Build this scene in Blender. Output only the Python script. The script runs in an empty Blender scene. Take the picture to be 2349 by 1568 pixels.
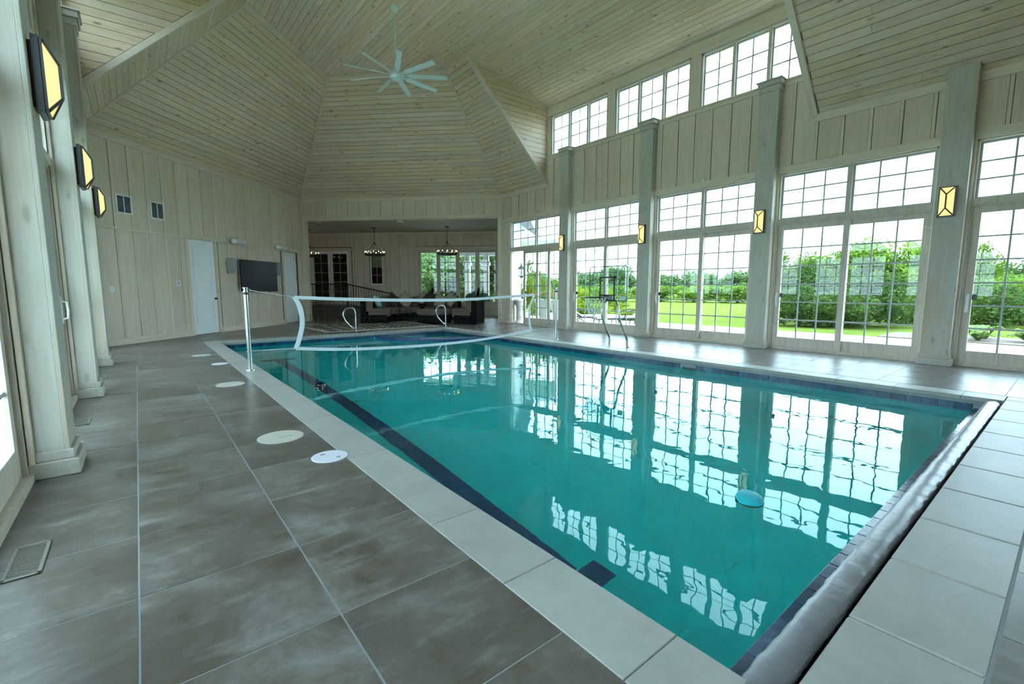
import bpy, bmesh, math, random
from mathutils import Vector, Matrix
RND = random.Random(11)
PI = math.pi
RAD = math.radians
scene = bpy.context.scene
COL = scene.collection

# ------------------------------------------------------------------ camera, sky, exposure
cam_d = bpy.data.cameras.new('camera')
cam_d.sensor_width = 36.0
cam_d.lens = 36.0 * 1059.3 / 2349.0
cam_d.clip_start = 0.05
cam_d.clip_end = 500
cam = bpy.data.objects.new('camera', cam_d)
COL.objects.link(cam)
cam.location = (0, 0, 1.26)
cam.rotation_euler = (RAD(90 - 6.633), 0, RAD(-38.953))
scene.camera = cam

world = bpy.data.worlds.new('overcast_sky')
scene.world = world
world.use_nodes = True
bg = world.node_tree.nodes['Background']
bg.inputs['Color'].default_value = (0.71, 0.95, 1.13, 1)
bg.inputs['Strength'].default_value = 3.0

vs = scene.view_settings
vs.view_transform = 'Standard'
vs.look = 'None'
vs.gamma = 1.0
vs.use_curve_mapping = False
vs.exposure = 1.54
cy = scene.cycles
cy.use_denoising = True
cy.max_bounces = 8
cy.diffuse_bounces = 5
cy.glossy_bounces = 4
cy.transmission_bounces = 6
cy.transparent_max_bounces = 16
cy.use_adaptive_sampling = True
cy.adaptive_threshold = 0.12
cy.adaptive_min_samples = 12
cy.caustics_refractive = True
cy.caustics_reflective = True
cy.sample_clamp_indirect = 6.0

# ------------------------------------------------------------------ materials
MATS = {}


def nt(name):
    m = bpy.data.materials.new(name)
    m.use_nodes = True
    n = m.node_tree
    return m, n, n.nodes['Principled BSDF']


def plain(name, col, rough=0.5, metal=0.0, noise=0.0, nscale=8.0, spec=0.5, emit=None, estr=0.0, bump=0.0):
    m, n, b = nt(name)
    b.inputs['Roughness'].default_value = rough
    b.inputs['Metallic'].default_value = metal
    b.inputs['Specular IOR Level'].default_value = spec
    c = (*col, 1)
    b.inputs['Base Color'].default_value = c
    if noise > 0 or bump > 0:
        tc = n.nodes.new('ShaderNodeTexCoord')
        nz = n.nodes.new('ShaderNodeTexNoise')
        nz.inputs['Scale'].default_value = nscale
        nz.inputs['Detail'].default_value = 5
        n.links.new(tc.outputs['Object'], nz.inputs['Vector'])
        if noise > 0:
            r = n.nodes.new('ShaderNodeValToRGB')
            r.color_ramp.elements[0].position = 0.3
            r.color_ramp.elements[1].position = 0.72
            r.color_ramp.elements[0].color = (*[v * (1 - noise) for v in col], 1)
            r.color_ramp.elements[1].color = (*[min(1, v * (1 + noise)) for v in col], 1)
            n.links.new(nz.outputs['Fac'], r.inputs['Fac'])
            n.links.new(r.outputs['Color'], b.inputs['Base Color'])
        if bump > 0:
            bp = n.nodes.new('ShaderNodeBump')
            bp.inputs['Strength'].default_value = bump
            bp.inputs['Distance'].default_value = 0.02
            n.links.new(nz.outputs['Fac'], bp.inputs['Height'])
            n.links.new(bp.outputs['Normal'], b.inputs['Normal'])
    if emit:
        b.inputs['Emission Color'].default_value = (*emit, 1)
        b.inputs['Emission Strength'].default_value = estr
    MATS[name] = m
    return m


def wood(name, dark, light, axis='x', knots=0.0, rough=0.55, var=0.12, stain=None, figure=1.0, grey=None):
    """white-washed timber: grain stretched along one local axis, knots, board-to-board variation"""
    m, n, b = nt(name)
    L = n.links.new
    tc = n.nodes.new('ShaderNodeTexCoord')
    oi = n.nodes.new('ShaderNodeObjectInfo')
    off = n.nodes.new('ShaderNodeVectorMath'); off.operation = 'SCALE'
    off.inputs[0].default_value = (37.0, 53.0, 71.0)
    L(oi.outputs['Random'], off.inputs['Scale'])
    add = n.nodes.new('ShaderNodeVectorMath'); add.operation = 'ADD'
    L(tc.outputs['Object'], add.inputs[0]); L(off.outputs['Vector'], add.inputs[1])
    mp = n.nodes.new('ShaderNodeMapping')
    st, ac = 0.9, 14.0
    mp.inputs['Scale'].default_value = {'x': (st, ac, ac), 'y': (ac, st, ac), 'z': (ac, ac, st)}[axis]
    L(add.outputs['Vector'], mp.inputs['Vector'])
    g = n.nodes.new('ShaderNodeTexNoise')
    g.inputs['Scale'].default_value = 1.6 * figure
    g.inputs['Detail'].default_value = 6
    g.inputs['Roughness'].default_value = 0.62
    g.inputs['Distortion'].default_value = 0.9
    L(mp.outputs['Vector'], g.inputs['Vector'])
    r = n.nodes.new('ShaderNodeValToRGB')
    r.color_ramp.elements[0].position = 0.32
    r.color_ramp.elements[1].position = 0.66
    r.color_ramp.elements[0].color = (*dark, 1)
    r.color_ramp.elements[1].color = (*light, 1)
    L(g.outputs['Fac'], r.inputs['Fac'])
    last = r.outputs['Color']
    # broad patches where the wash is thinner (stain)
    if stain:
        mp2 = n.nodes.new('ShaderNodeMapping')
        mp2.inputs['Scale'].default_value = {'x': (.35, 2.5, 2.5), 'y': (2.5, .35, 2.5), 'z': (2.5, 2.5, .35)}[axis]
        L(add.outputs['Vector'], mp2.inputs['Vector'])
        s = n.nodes.new('ShaderNodeTexNoise'); s.inputs['Scale'].default_value = 1.5; s.inputs['Detail'].default_value = 3
        L(mp2.outputs['Vector'], s.inputs['Vector'])
        sr = n.nodes.new('ShaderNodeMapRange')
        sr.inputs['From Min'].default_value = 0.55; sr.inputs['From Max'].default_value = 0.72
        sr.inputs['To Max'].default_value = 0.75
        L(s.outputs['Fac'], sr.inputs['Value'])
        mx = n.nodes.new('ShaderNodeMix'); mx.data_type = 'RGBA'
        L(sr.outputs['Result'], mx.inputs['Factor']); L(last, mx.inputs[6])
        mx.inputs[7].default_value = (*stain, 1)
        last = mx.outputs[2]
    if knots > 0:
        mp3 = n.nodes.new('ShaderNodeMapping')
        mp3.inputs['Scale'].default_value = {'x': (2.2, 6, 6), 'y': (6, 2.2, 6), 'z': (6, 6, 2.2)}[axis]
        L(add.outputs['Vector'], mp3.inputs['Vector'])
        v = n.nodes.new('ShaderNodeTexVoronoi'); v.inputs['Scale'].default_value = 1.0
        L(mp3.outputs['Vector'], v.inputs['Vector'])
        kr = n.nodes.new('ShaderNodeMapRange')
        kr.inputs['From Min'].default_value = 0.17; kr.inputs['From Max'].default_value = 0.07
        kr.inputs['To Max'].default_value = knots
        L(v.outputs['Distance'], kr.inputs['Value'])
        mk_ = n.nodes.new('ShaderNodeMix'); mk_.data_type = 'RGBA'
        L(kr.outputs['Result'], mk_.inputs['Factor']); L(last, mk_.inputs[6])
        mk_.inputs[7].default_value = (dark[0] * .42, dark[1] * .4, dark[2] * .38, 1)
        last = mk_.outputs[2]
    if grey:
        wn = n.nodes.new('ShaderNodeTexWhiteNoise'); wn.noise_dimensions = '1D'
        L(oi.outputs['Random'], wn.inputs['W'])
        gr = n.nodes.new('ShaderNodeMapRange')
        gr.inputs['From Min'].default_value = .6; gr.inputs['To Max'].default_value = .4
        L(wn.outputs['Value'], gr.inputs['Value'])
        mg = n.nodes.new('ShaderNodeMix'); mg.data_type = 'RGBA'
        L(gr.outputs['Result'], mg.inputs['Factor']); L(last, mg.inputs[6])
        mg.inputs[7].default_value = (*grey, 1)
        last = mg.outputs[2]
    hsv = n.nodes.new('ShaderNodeHueSaturation')
    mr = n.nodes.new('ShaderNodeMapRange')
    mr.inputs['To Min'].default_value = 1 - var; mr.inputs['To Max'].default_value = 1 + var
    L(oi.outputs['Random'], mr.inputs['Value'])
    L(mr.outputs['Result'], hsv.inputs['Value'])
    L(last, hsv.inputs['Color'])
    L(hsv.outputs['Color'], b.inputs['Base Color'])
    b.inputs['Roughness'].default_value = rough
    b.inputs['Specular IOR Level'].default_value = 0.35
    bp = n.nodes.new('ShaderNodeBump'); bp.inputs['Strength'].default_value = 0.12; bp.inputs['Distance'].default_value = 0.004
    L(g.outputs['Fac'], bp.inputs['Height']); L(bp.outputs['Normal'], b.inputs['Normal'])
    MATS[name] = m
    return m


wood('ceiling_pine', (.58, .435, .285), (.74, .585, .42), 'x', knots=.85, var=.065, grey=(.66, .60, .50))
wood('ceiling_back', (.12, .10, .06), (.16, .13, .08), 'x')
wood('wall_ply', (.62, .52, .40), (.71, .61, .48), 'z', var=.05, figure=.6)
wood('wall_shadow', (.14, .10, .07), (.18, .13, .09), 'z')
wood('wall_trim', (.63, .54, .42), (.73, .64, .51), 'x', knots=.3, var=.06)
wood('wall_trim_v', (.63, .54, .42), (.73, .64, .51), 'z', knots=.3, var=.06)
wood('pillar_wood', (.45, .43, .365), (.54, .525, .46), 'z', knots=.45, var=.03, stain=(.48, .40, .26))
wood('pillar_wood_x', (.45, .43, .365), (.54, .525, .46), 'x', knots=.3, var=.03, stain=(.50, .42, .28))
wood('door_frame_wood', (.50, .44, .36), (.66, .60, .50), 'z', knots=.15, var=.04)
plain('grille_white', (.42, .44, .43), .45)
plain('white_paint', (.82, .85, .86), .38)
plain('white_plastic', (.78, .79, .78), .4)
plain('dark_metal', (.02, .02, .022), .4, .6)
plain('black_plastic', (.012, .012, .013), .35)
plain('bronze', (.10, .105, .11), .42, .7)
plain('steel', (.55, .57, .56), .22, 1.0)
plain('vent_metal', (.22, .21, .18), .5, .4)
plain('tv_glass', (.006, .006, .007), .2, spec=.12)
plain('void_black', (.006, .006, .006), .8)
plain('speaker_grey', (.30, .31, .32), .55)
plain('speaker_light', (.62, .62, .60), .5)
plain('fan_paint', (.60, .68, .65), .4)
plain('vinyl_grey', (.15, .15, .165), .3, noise=.06, nscale=9, bump=.18)
plain('net_white', (.75, .80, .84), .55)
plain('net_cord', (.012, .013, .014), .7)
plain('rope_white', (.70, .70, .66), .7)
plain('lid_cream', (.44, .43, .37), .45, noise=.04)
plain('lid_white', (.60, .60, .67), .4)
plain('lid_slot', (.10, .11, .14), .5)
plain('wicker', (.006, .0055, .006), .85, noise=.5, nscale=60, bump=.5, spec=.1)
plain('cushion_taupe', (.135, .10, .072), .9, noise=.1, nscale=40)
plain('pillow_brown', (.05, .035, .028), .85, noise=.15, nscale=40)
plain('pillow_cream', (.36, .34, .28), .85, noise=.45, nscale=26)
plain('pillow_blue', (.28, .50, .55), .85, noise=.15, nscale=22)
plain('rug_cream', (.46, .43, .37), .95, spec=0.0)
plain('cup_blue', (.22, .45, .62), .4)
plain('lantern_wood', (.20, .15, .09), .6)
plain('candle', (.7, .66, .52), .5)
plain('bulb', (1, .8, .5), .4, emit=(1, .70, .34), estr=4)
plain('sconce_glass', (.5, .36, .16), .4, emit=(1.0, .66, .25), estr=.44)
plain('iron', (.03, .028, .026), .5, .5)
plain('platform_face', (.10, .085, .07), .6, noise=.15, nscale=5)
plain('lounge_ceiling', (.46, .43, .36), .7)
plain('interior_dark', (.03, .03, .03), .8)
plain('shade_cloth', (.40, .36, .20), .8, noise=.08, nscale=30)
plain('siding_white', (.80, .80, .82), .6)
plain('shingle', (.16, .155, .15), .8, noise=.2, nscale=14)
plain('stone_ext', (.45, .42, .38), .8, noise=.3, nscale=5)
plain('patio_concrete', (.66, .62, .53), .9, noise=.06, nscale=1.3, spec=.1)
plain('bark', (.12, .09, .06), .9, noise=.3, nscale=12, bump=.5)
plain('teal_fabric', (.02, .13, .11), .8)
plain('terracotta', (.45, .44, .42), .7)
plain('flower_red', (.70, .07, .05), .6)
plain('disc_turquoise', (.02, .50, .58), .35)
plain('rim_black', (.02, .02, .02), .4)
plain('rim_yellow', (.75, .55, .05), .4)
plain('skimmer_dark', (.05, .06, .05), .5)
plain('mulch', (.16, .12, .09), .9, noise=.3, nscale=10)
plain('cushion_white', (.60, .60, .58), .8)
plain('orange_mark', (.8, .22, .05), .6)


def foliage(name, c0, c1):
    m, n, b = nt(name)
    L = n.links.new
    oi = n.nodes.new('ShaderNodeObjectInfo')
    tc = n.nodes.new('ShaderNodeTexCoord')
    nz = n.nodes.new('ShaderNodeTexNoise'); nz.inputs['Scale'].default_value = 7; nz.inputs['Detail'].default_value = 3
    L(tc.outputs['Object'], nz.inputs['Vector'])
    r = n.nodes.new('ShaderNodeValToRGB')
    r.color_ramp.elements[0].position = .35; r.color_ramp.elements[1].position = .65
    r.color_ramp.elements[0].color = (*c0, 1); r.color_ramp.elements[1].color = (*c1, 1)
    L(nz.outputs['Fac'], r.inputs['Fac'])
    h = n.nodes.new('ShaderNodeHueSaturation')
    mr = n.nodes.new('ShaderNodeMapRange'); mr.inputs['To Min'].default_value = .8; mr.inputs['To Max'].default_value = 1.25
    L(oi.outputs['Random'], mr.inputs['Value']); L(mr.outputs['Result'], h.inputs['Value'])
    L(r.outputs['Color'], h.inputs['Color'])
    L(h.outputs['Color'], b.inputs['Base Color'])
    b.inputs['Roughness'].default_value = .65
    b.inputs['Specular IOR Level'].default_value = .25
    tr = n.nodes.new('ShaderNodeBsdfTranslucent')
    L(h.outputs['Color'], tr.inputs['Color'])
    mx = n.nodes.new('ShaderNodeMixShader'); mx.inputs[0].default_value = .35
    out = n.nodes['Material Output']
    L(b.outputs['BSDF'], mx.inputs[1]); L(tr.outputs['BSDF'], mx.inputs[2]); L(mx.outputs['Shader'], out.inputs['Surface'])
    MATS[name] = m


foliage('leaf_mid', (.07, .14, .012), (.17, .27, .03))
foliage('leaf_dark', (.025, .06, .012), (.075, .14, .025))
foliage('leaf_far', (.075, .14, .05), (.14, .22, .07))
foliage('leaf_lime', (.18, .26, .01), (.32, .40, .03))
foliage('leaf_hosta', (.14, .22, .05), (.28, .36, .14))
foliage('grass_blade', (.22, .40, .03), (.36, .52, .06))


def glass_mat():
    m, n, b = nt('window_glass')
    n.nodes.remove(b)
    L = n.links.new
    t = n.nodes.new('ShaderNodeBsdfTransparent'); t.inputs['Color'].default_value = (.88, .95, .93, 1)
    g = n.nodes.new('ShaderNodeBsdfGlossy'); g.inputs['Roughness'].default_value = 0.0
    lw = n.nodes.new('ShaderNodeLayerWeight'); lw.inputs['Blend'].default_value = .5
    pw = n.nodes.new('ShaderNodeMath'); pw.operation = 'POWER'; pw.inputs[1].default_value = 5.0
    L(lw.outputs['Facing'], pw.inputs[0])
    f = n.nodes.new('ShaderNodeMath'); f.operation = 'MULTIPLY_ADD'; f.inputs[1].default_value = .92; f.inputs[2].default_value = .055
    L(pw.outputs['Value'], f.inputs[0])
    mx = n.nodes.new('ShaderNodeMixShader')
    L(f.outputs['Value'], mx.inputs[0]); L(t.outputs['BSDF'], mx.inputs[1]); L(g.outputs['BSDF'], mx.inputs[2])
    L(mx.outputs['Shader'], n.nodes['Material Output'].inputs['Surface'])
    MATS['window_glass'] = m


glass_mat()


def water_mat():
    m, n, b = nt('pool_water')
    n.nodes.remove(b)
    L = n.links.new
    gl = n.nodes.new('ShaderNodeBsdfGlass')
    gl.inputs['IOR'].default_value = 1.333
    gl.inputs['Roughness'].default_value = 0.0
    gl.inputs['Color'].default_value = (.80, .99, .98, 1)
    tc = n.nodes.new('ShaderNodeTexCoord')
    mp = n.nodes.new('ShaderNodeMapping'); mp.inputs['Scale'].default_value = (1.0, 1.0, 1.0)
    L(tc.outputs['Object'], mp.inputs['Vector'])
    a = n.nodes.new('ShaderNodeTexNoise'); a.inputs['Scale'].default_value = 2.2; a.inputs['Detail'].default_value = 2.0; a.inputs['Distortion'].default_value = .6
    c = n.nodes.new('ShaderNodeTexNoise'); c.inputs['Scale'].default_value = 7.0; c.inputs['Detail'].default_value = 1.5
    L(mp.outputs['Vector'], a.inputs['Vector']); L(mp.outputs['Vector'], c.inputs['Vector'])
    ad = n.nodes.new('ShaderNodeMath'); ad.operation = 'MULTIPLY_ADD'; ad.inputs[1].default_value = .22
    L(c.outputs['Fac'], ad.inputs[0]); L(a.outputs['Fac'], ad.inputs[2])
    bp = n.nodes.new('ShaderNodeBump'); bp.inputs['Strength'].default_value = 1.0; bp.inputs['Distance'].default_value = 0.0020
    L(ad.outputs['Value'], bp.inputs['Height']); L(bp.outputs['Normal'], gl.inputs['Normal'])
    L(gl.outputs['BSDF'], n.nodes['Material Output'].inputs['Surface'])
    MATS['pool_water'] = m


water_mat()


def stone_tile(name, a, b_, c, rough, streak=True, var=.08, grout=False, scale=2.6):
    m, n, b = nt(name)
    L = n.links.new
    tc = n.nodes.new('ShaderNodeTexCoord'); oi = n.nodes.new('ShaderNodeObjectInfo')
    off = n.nodes.new('ShaderNodeVectorMath'); off.operation = 'SCALE'; off.inputs[0].default_value = (31., 47., 13.)
    L(oi.outputs['Random'], off.inputs['Scale'])
    add = n.nodes.new('ShaderNodeVectorMath'); add.operation = 'ADD'
    L(tc.outputs['Object'], add.inputs[0]); L(off.outputs['Vector'], add.inputs[1])
    z = n.nodes.new('ShaderNodeTexNoise'); z.inputs['Scale'].default_value = scale; z.inputs['Detail'].default_value = 11; z.inputs['Roughness'].default_value = .74; z.inputs['Distortion'].default_value = .5
    L(add.outputs['Vector'], z.inputs['Vector'])
    r = n.nodes.new('ShaderNodeValToRGB')
    e = r.color_ramp.elements
    e[0].position = .34; e[0].color = (*a, 1)
    e[1].position = .70; e[1].color = (*c, 1)
    mid = e.new(.52); mid.color = (*b_, 1)
    L(z.outputs['Fac'], r.inputs['Fac'])
    last = r.outputs['Color']
    if streak:
        mp = n.nodes.new('ShaderNodeMapping'); mp.inputs['Scale'].default_value = (1.2, 5.5, 1); mp.inputs['Rotation'].default_value = (0, 0, .25)
        L(add.outputs['Vector'], mp.inputs['Vector'])
        s = n.nodes.new('ShaderNodeTexNoise'); s.inputs['Scale'].default_value = 1.7; s.inputs['Detail'].default_value = 8; s.inputs['Roughness'].default_value = .7
        L(mp.outputs['Vector'], s.inputs['Vector'])
        sr = n.nodes.new('ShaderNodeMapRange'); sr.inputs['From Min'].default_value = .54; sr.inputs['From Max'].default_value = .75; sr.inputs['To Max'].default_value = .55
        L(s.outputs['Fac'], sr.inputs['Value'])
        mx = n.nodes.new('ShaderNodeMix'); mx.data_type = 'RGBA'
        L(sr.outputs['Result'], mx.inputs['Factor']); L(last, mx.inputs[6]); mx.inputs[7].default_value = (*[min(1, v * 1.35) for v in c], 1)
        last = mx.outputs[2]
    h = n.nodes.new('ShaderNodeHueSaturation')
    mr = n.nodes.new('ShaderNodeMapRange'); mr.inputs['To Min'].default_value = 1 - var; mr.inputs['To Max'].default_value = 1 + var
    L(oi.outputs['Random'], mr.inputs['Value']); L(mr.outputs['Result'], h.inputs['Value']); L(last, h.inputs['Color'])
    L(h.outputs['Color'], b.inputs['Base Color'])
    b.inputs['Roughness'].default_value = rough
    bp = n.nodes.new('ShaderNodeBump'); bp.inputs['Strength'].default_value = .12; bp.inputs['Distance'].default_value = .006
    L(z.outputs['Fac'], bp.inputs['Height']); L(bp.outputs['Normal'], b.inputs['Normal'])
    MATS[name] = m


stone_tile('deck_tile', (.070, .056, .040), (.115, .103, .086), (.215, .215, .205), .31, scale=2.0)
stone_tile('coping_stone', (.29, .29, .265), (.325, .325, .30), (.36, .36, .335), .42, streak=False, var=.04)
plain('grout', (.225, .24, .25), .7)
plain('grout_dark', (.05, .055, .06), .8)
stone_tile('blue_tile', (.004, .027, .062), (.007, .05, .105), (.03, .12, .19), .15, streak=False, var=.32, scale=9)
stone_tile('lane_tile', (.006, .04, .13), (.010, .06, .17), (.03, .11, .24), .5, streak=False, var=.3, scale=9)
plain('plaster_teal', (.0, .62, .64), .7, noise=.05, nscale=3)
plain('lawn_grass', (.135, .178, .035), .95, noise=.22, nscale=.6, spec=0.0)


def rug_mat():
    m, n, b = nt('rug_lattice')
    L = n.links.new
    tc = n.nodes.new('ShaderNodeTexCoord')
    mp = n.nodes.new('ShaderNodeMapping'); mp.inputs['Rotation'].default_value = (0, 0, PI / 4); mp.inputs['Scale'].default_value = (1.9, 1.9, 1)
    L(tc.outputs['Object'], mp.inputs['Vector'])
    br = n.nodes.new('ShaderNodeTexBrick')
    br.inputs['Scale'].default_value = 1.0; br.inputs['Mortar Size'].default_value = .085
    br.inputs['Brick Width'].default_value = 1.0; br.inputs['Row Height'].default_value = .55
    br.inputs['Color1'].default_value = (.02, .02, .018, 1); br.inputs['Color2'].default_value = (.03, .028, .024, 1)
    br.inputs['Mortar'].default_value = (.42, .39, .33, 1)
    L(mp.outputs['Vector'], br.inputs['Vector']); L(br.outputs['Color'], b.inputs['Base Color'])
    b.inputs['Roughness'].default_value = .95
    b.inputs['Specular IOR Level'].default_value = 0.0
    MATS['rug_lattice'] = m


rug_mat()

# ------------------------------------------------------------------ mesh helpers


def link(o, parent=None):
    COL.objects.link(o)
    if parent is not None:
        o.parent = parent
    return o


class MB:
    """collects boxes, tubes, lathes and prisms into one mesh"""

    def __init__(self):
        self.v = []
        self.f = []
        self.m = None

    def add(self, vs_, fs_):
        k = len(self.v)
        if self.m is not None:
            vs_ = [tuple(self.m @ Vector(p)) for p in vs_]
        self.v += [tuple(p) for p in vs_]
        self.f += [tuple(i + k for i in f) for f in fs_]
        return self

    def box(self, x0, x1, y0, y1, z0, z1):
        v = [(x0, y0, z0), (x1, y0, z0), (x1, y1, z0), (x0, y1, z0), (x0, y0, z1), (x1, y0, z1), (x1, y1, z1), (x0, y1, z1)]
        f = [(3, 2, 1, 0), (4, 5, 6, 7), (0, 1, 5, 4), (1, 2, 6, 5), (2, 3, 7, 6), (3, 0, 4, 7)]
        return self.add(v, f)

    def cbox(self, x0, x1, y0, y1, z0, z1, c=.005):
        """box with chamfered edges"""
        v, f = [], []
        X, Y, Z = (x0, x1), (y0, y1), (z0, z1)
        idx = {}
        for i in (0, 1):
            for j in (0, 1):
                for k in (0, 1):
                    sx, sy, sz = (1, -1)[i] * c, (1, -1)[j] * c, (1, -1)[k] * c
                    for a, p in enumerate(((X[i], Y[j] + sy, Z[k] + sz), (X[i] + sx, Y[j], Z[k] + sz), (X[i] + sx, Y[j] + sy, Z[k]))):
                        idx[i, j, k, a] = len(v)
                        v.append(p)
        for i in (0, 1):
            q = [idx[i, j, k, 0] for j, k in ((0, 0), (1, 0), (1, 1), (0, 1))]
            f.append(tuple(q) if i else tuple(q[::-1]))
            q = [idx[j, i, k, 1] for j, k in ((0, 0), (0, 1), (1, 1), (1, 0))]
            f.append(tuple(q) if i else tuple(q[::-1]))
            q = [idx[j, k, i, 2] for j, k in ((0, 0), (1, 0), (1, 1), (0, 1))]
            f.append(tuple(q) if i else tuple(q[::-1]))
        for j in (0, 1):
            for k in (0, 1):
                f.append((idx[0, j, k, 1], idx[1, j, k, 1], idx[1, j, k, 2], idx[0, j, k, 2]))
                f.append((idx[j, 0, k, 0], idx[j, 1, k, 0], idx[j, 1, k, 2], idx[j, 0, k, 2]))
                f.append((idx[j, k, 0, 0], idx[j, k, 1, 0], idx[j, k, 1, 1], idx[j, k, 0, 1]))
        for i in (0, 1):
            for j in (0, 1):
                for k in (0, 1):
                    f.append((idx[i, j, k, 0], idx[i, j, k, 1], idx[i, j, k, 2]))
        return self.add(v, f)

    def prism(self, poly, z0, z1, axis='z'):
        n = len(poly)

        def P(p, z):
            return {'z': (p[0], p[1], z), 'y': (p[0], z, p[1]), 'x': (z, p[0], p[1])}[axis]
        v = [P(p, z0) for p in poly] + [P(p, z1) for p in poly]
        f = [tuple(range(n - 1, -1, -1)), tuple(range(n, 2 * n))]
        f += [(i, (i + 1) % n, n + (i + 1) % n, n + i) for i in range(n)]
        return self.add(v, f)

    def tube(self, pts, r, n=8, closed=False, cap=True):
        pts = [Vector(p) for p in pts]
        m = len(pts)
        rs = r if isinstance(r, (list, tuple)) else [r] * m
        v, f = [], []
        prev = None
        for i, p in enumerate(pts):
            if closed:
                d = (pts[(i + 1) % m] - pts[i - 1]).normalized()
            else:
                d = (pts[min(i + 1, m - 1)] - pts[max(i - 1, 0)]).normalized()
            if prev is None:
                a = d.cross(Vector((0, 0, 1)))
                if a.length < 1e-3:
                    a = d.cross(Vector((1, 0, 0)))
                a.normalize()
            else:
                a = (prev - d * prev.dot(d)).normalized()
            prev = a
            b = d.cross(a)
            for k in range(n):
                t = 2 * PI * k / n
                v.append(p + (a * math.cos(t) + b * math.sin(t)) * rs[i])
        rng = m if closed else m - 1
        for i in range(rng):
            for k in range(n):
                i2 = (i + 1) % m
                f.append((i * n + k, i * n + (k + 1) % n, i2 * n + (k + 1) % n, i2 * n + k))
        if not closed and cap:
            f.append(tuple(range(n - 1, -1, -1)))
            f.append(tuple((m - 1) * n + k for k in range(n)))
        return self.add(v, f)

    def lathe(self, prof, n=24, c=(0, 0, 0)):
        v, f = [], []
        for (r, z) in prof:
            for k in range(n):
                t = 2 * PI * k / n
                v.append((c[0] + r * math.cos(t), c[1] + r * math.sin(t), c[2] + z))
        m = len(prof)
        for i in range(m - 1):
            for k in range(n):
                f.append((i * n + k, i * n + (k + 1) % n, (i + 1) * n + (k + 1) % n, (i + 1) * n + k))
        if prof[0][0] > 1e-6:
            f.append(tuple(range(n - 1, -1, -1)))
        if prof[-1][0] > 1e-6:
            f.append(tuple((m - 1) * n + k for k in range(n)))
        return self.add(v, f)

    def mesh(self, name, mat, smooth=False, bevel=0.0, segs=2):
        me = bpy.data.meshes.new(name)
        me.from_pydata(self.v, [], self.f)
        bm = bmesh.new()
        bm.from_mesh(me)
        if bevel > 0:
            bmesh.ops.remove_doubles(bm, verts=bm.verts, dist=1e-5)
            bmesh.ops.bevel(bm, geom=list(bm.edges), offset=bevel, segments=segs, affect='EDGES', profile=.6, clamp_overlap=True)
        bmesh.ops.recalc_face_normals(bm, faces=bm.faces)
        bm.to_mesh(me)
        bm.free()
        if smooth:
            for p in me.polygons:
                p.use_smooth = True
            try:
                me.set_sharp_from_angle(angle=RAD(38))
            except Exception:
                pass
        me.materials.append(MATS[mat])
        return me

    def build(self, name, mat, parent=None, smooth=False, bevel=0.0, segs=2):
        return link(bpy.data.objects.new(name, self.mesh(name, mat, smooth, bevel, segs)), parent)


def tag(o, label, cat, group=None, kind=None):
    o['label'] = label
    o['category'] = cat
    if group:
        o['group'] = group
    if kind:
        o['kind'] = kind
    return o


def empty(name, loc=(0, 0, 0), rz=0.0):
    o = bpy.data.objects.new(name, None)
    o.empty_display_size = .1
    link(o)
    o.location = loc
    o.rotation_euler = (0, 0, rz)
    return o


def place(o, loc, rz=0.0):
    o.location = loc
    o.rotation_euler = (0, 0, rz)
    return o


def copy_tree(o, parent=None):
    c = o.copy()
    COL.objects.link(c)
    c.parent = parent
    for ch in list(o.children):
        copy_tree(ch, c)
    return c


# ------------------------------------------------------------------ room dimensions (metres)
XR, XL = 10.40, -0.63            # window wall and opposite wall (inner faces)
EAVE, ZC = 4.56, 7.50            # where sloped ceilings start, flat ceiling
DORM0, DORM1 = 3.58, 11.09       # shed dormer along y
ZD = 6.82                        # dormer ceiling at the clerestory
HEAD = 3.57                      # head of glazed openings
TR0 = 2.62                       # underside of transoms
SILL = 5.36                      # clerestory sill
CH = 6.56                        # clerestory head
YB = -3.2                        # wall behind the photographer
C = Vector((5.04, 18.84, 0))     # far corner
R0 = Vector((10.40, 13.48, 0))   # opening wall meets window wall
L0 = Vector((XL, XL + 13.80, 0))  # door wall meets left wall
A = Vector((4.90, 14.74, ZC))    # flat ceiling apex
TL = Vector((2.353, 12.193, ZC))
TRp = Vector((7.42, 12.22, ZC))
KR, KL = 8.11, 1.66              # dormer ceiling kinks
FR_R = ((XR, 0, 0), PI / 2)      # local frames: x along wall, y into the room
FR_L = ((XL, 0, 0), -PI / 2)
FR_1 = (tuple(C), RAD(-135))
FR_2 = (tuple(R0), RAD(135))
PILR = [10.14, 7.26, 4.37, 1.50, -1.38]
PILL = [10.12, 7.36, 4.46, 1.57, -1.32]

# ------------------------------------------------------------------ floor
PX0, PX1, PY0, PY1 = 1.43, 7.55, 0.63, 12.80   # pool
WZ = -0.17                                      # water level
CX0, CX1, CY1 = 1.135, 7.85, 13.10              # outer edge of the coping
GX, GY, TS = -0.083, 1.716, 0.612               # tile grid


def floor_poly_contains(x, y):
    return XL - .02 <= x <= XR + .02 and YB <= y and y - x <= 13.82 and x + y <= 23.95


fl = MB()
for (x0, x1, y0, y1) in ((XL - .25, CX0, YB, 13.3), (CX1, XR + .25, YB, 13.4), (CX0, CX1, YB, 0.1), (CX0, CX1, CY1, 13.4)):
    fl.box(x0, x1, y0, y1, -.25, -.0014)
fl.prism([(XL - .2, 13.3), (XR + .2, 13.35), (13.6, 16.6), (6.0, 24.2), (3.4, 22.0), (4.9, 19.0)], -.25, -.0014)
floor = fl.build('floor', 'grout')
tag(floor, 'grey stone tile deck around the indoor pool', 'floor', kind='structure')


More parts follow.
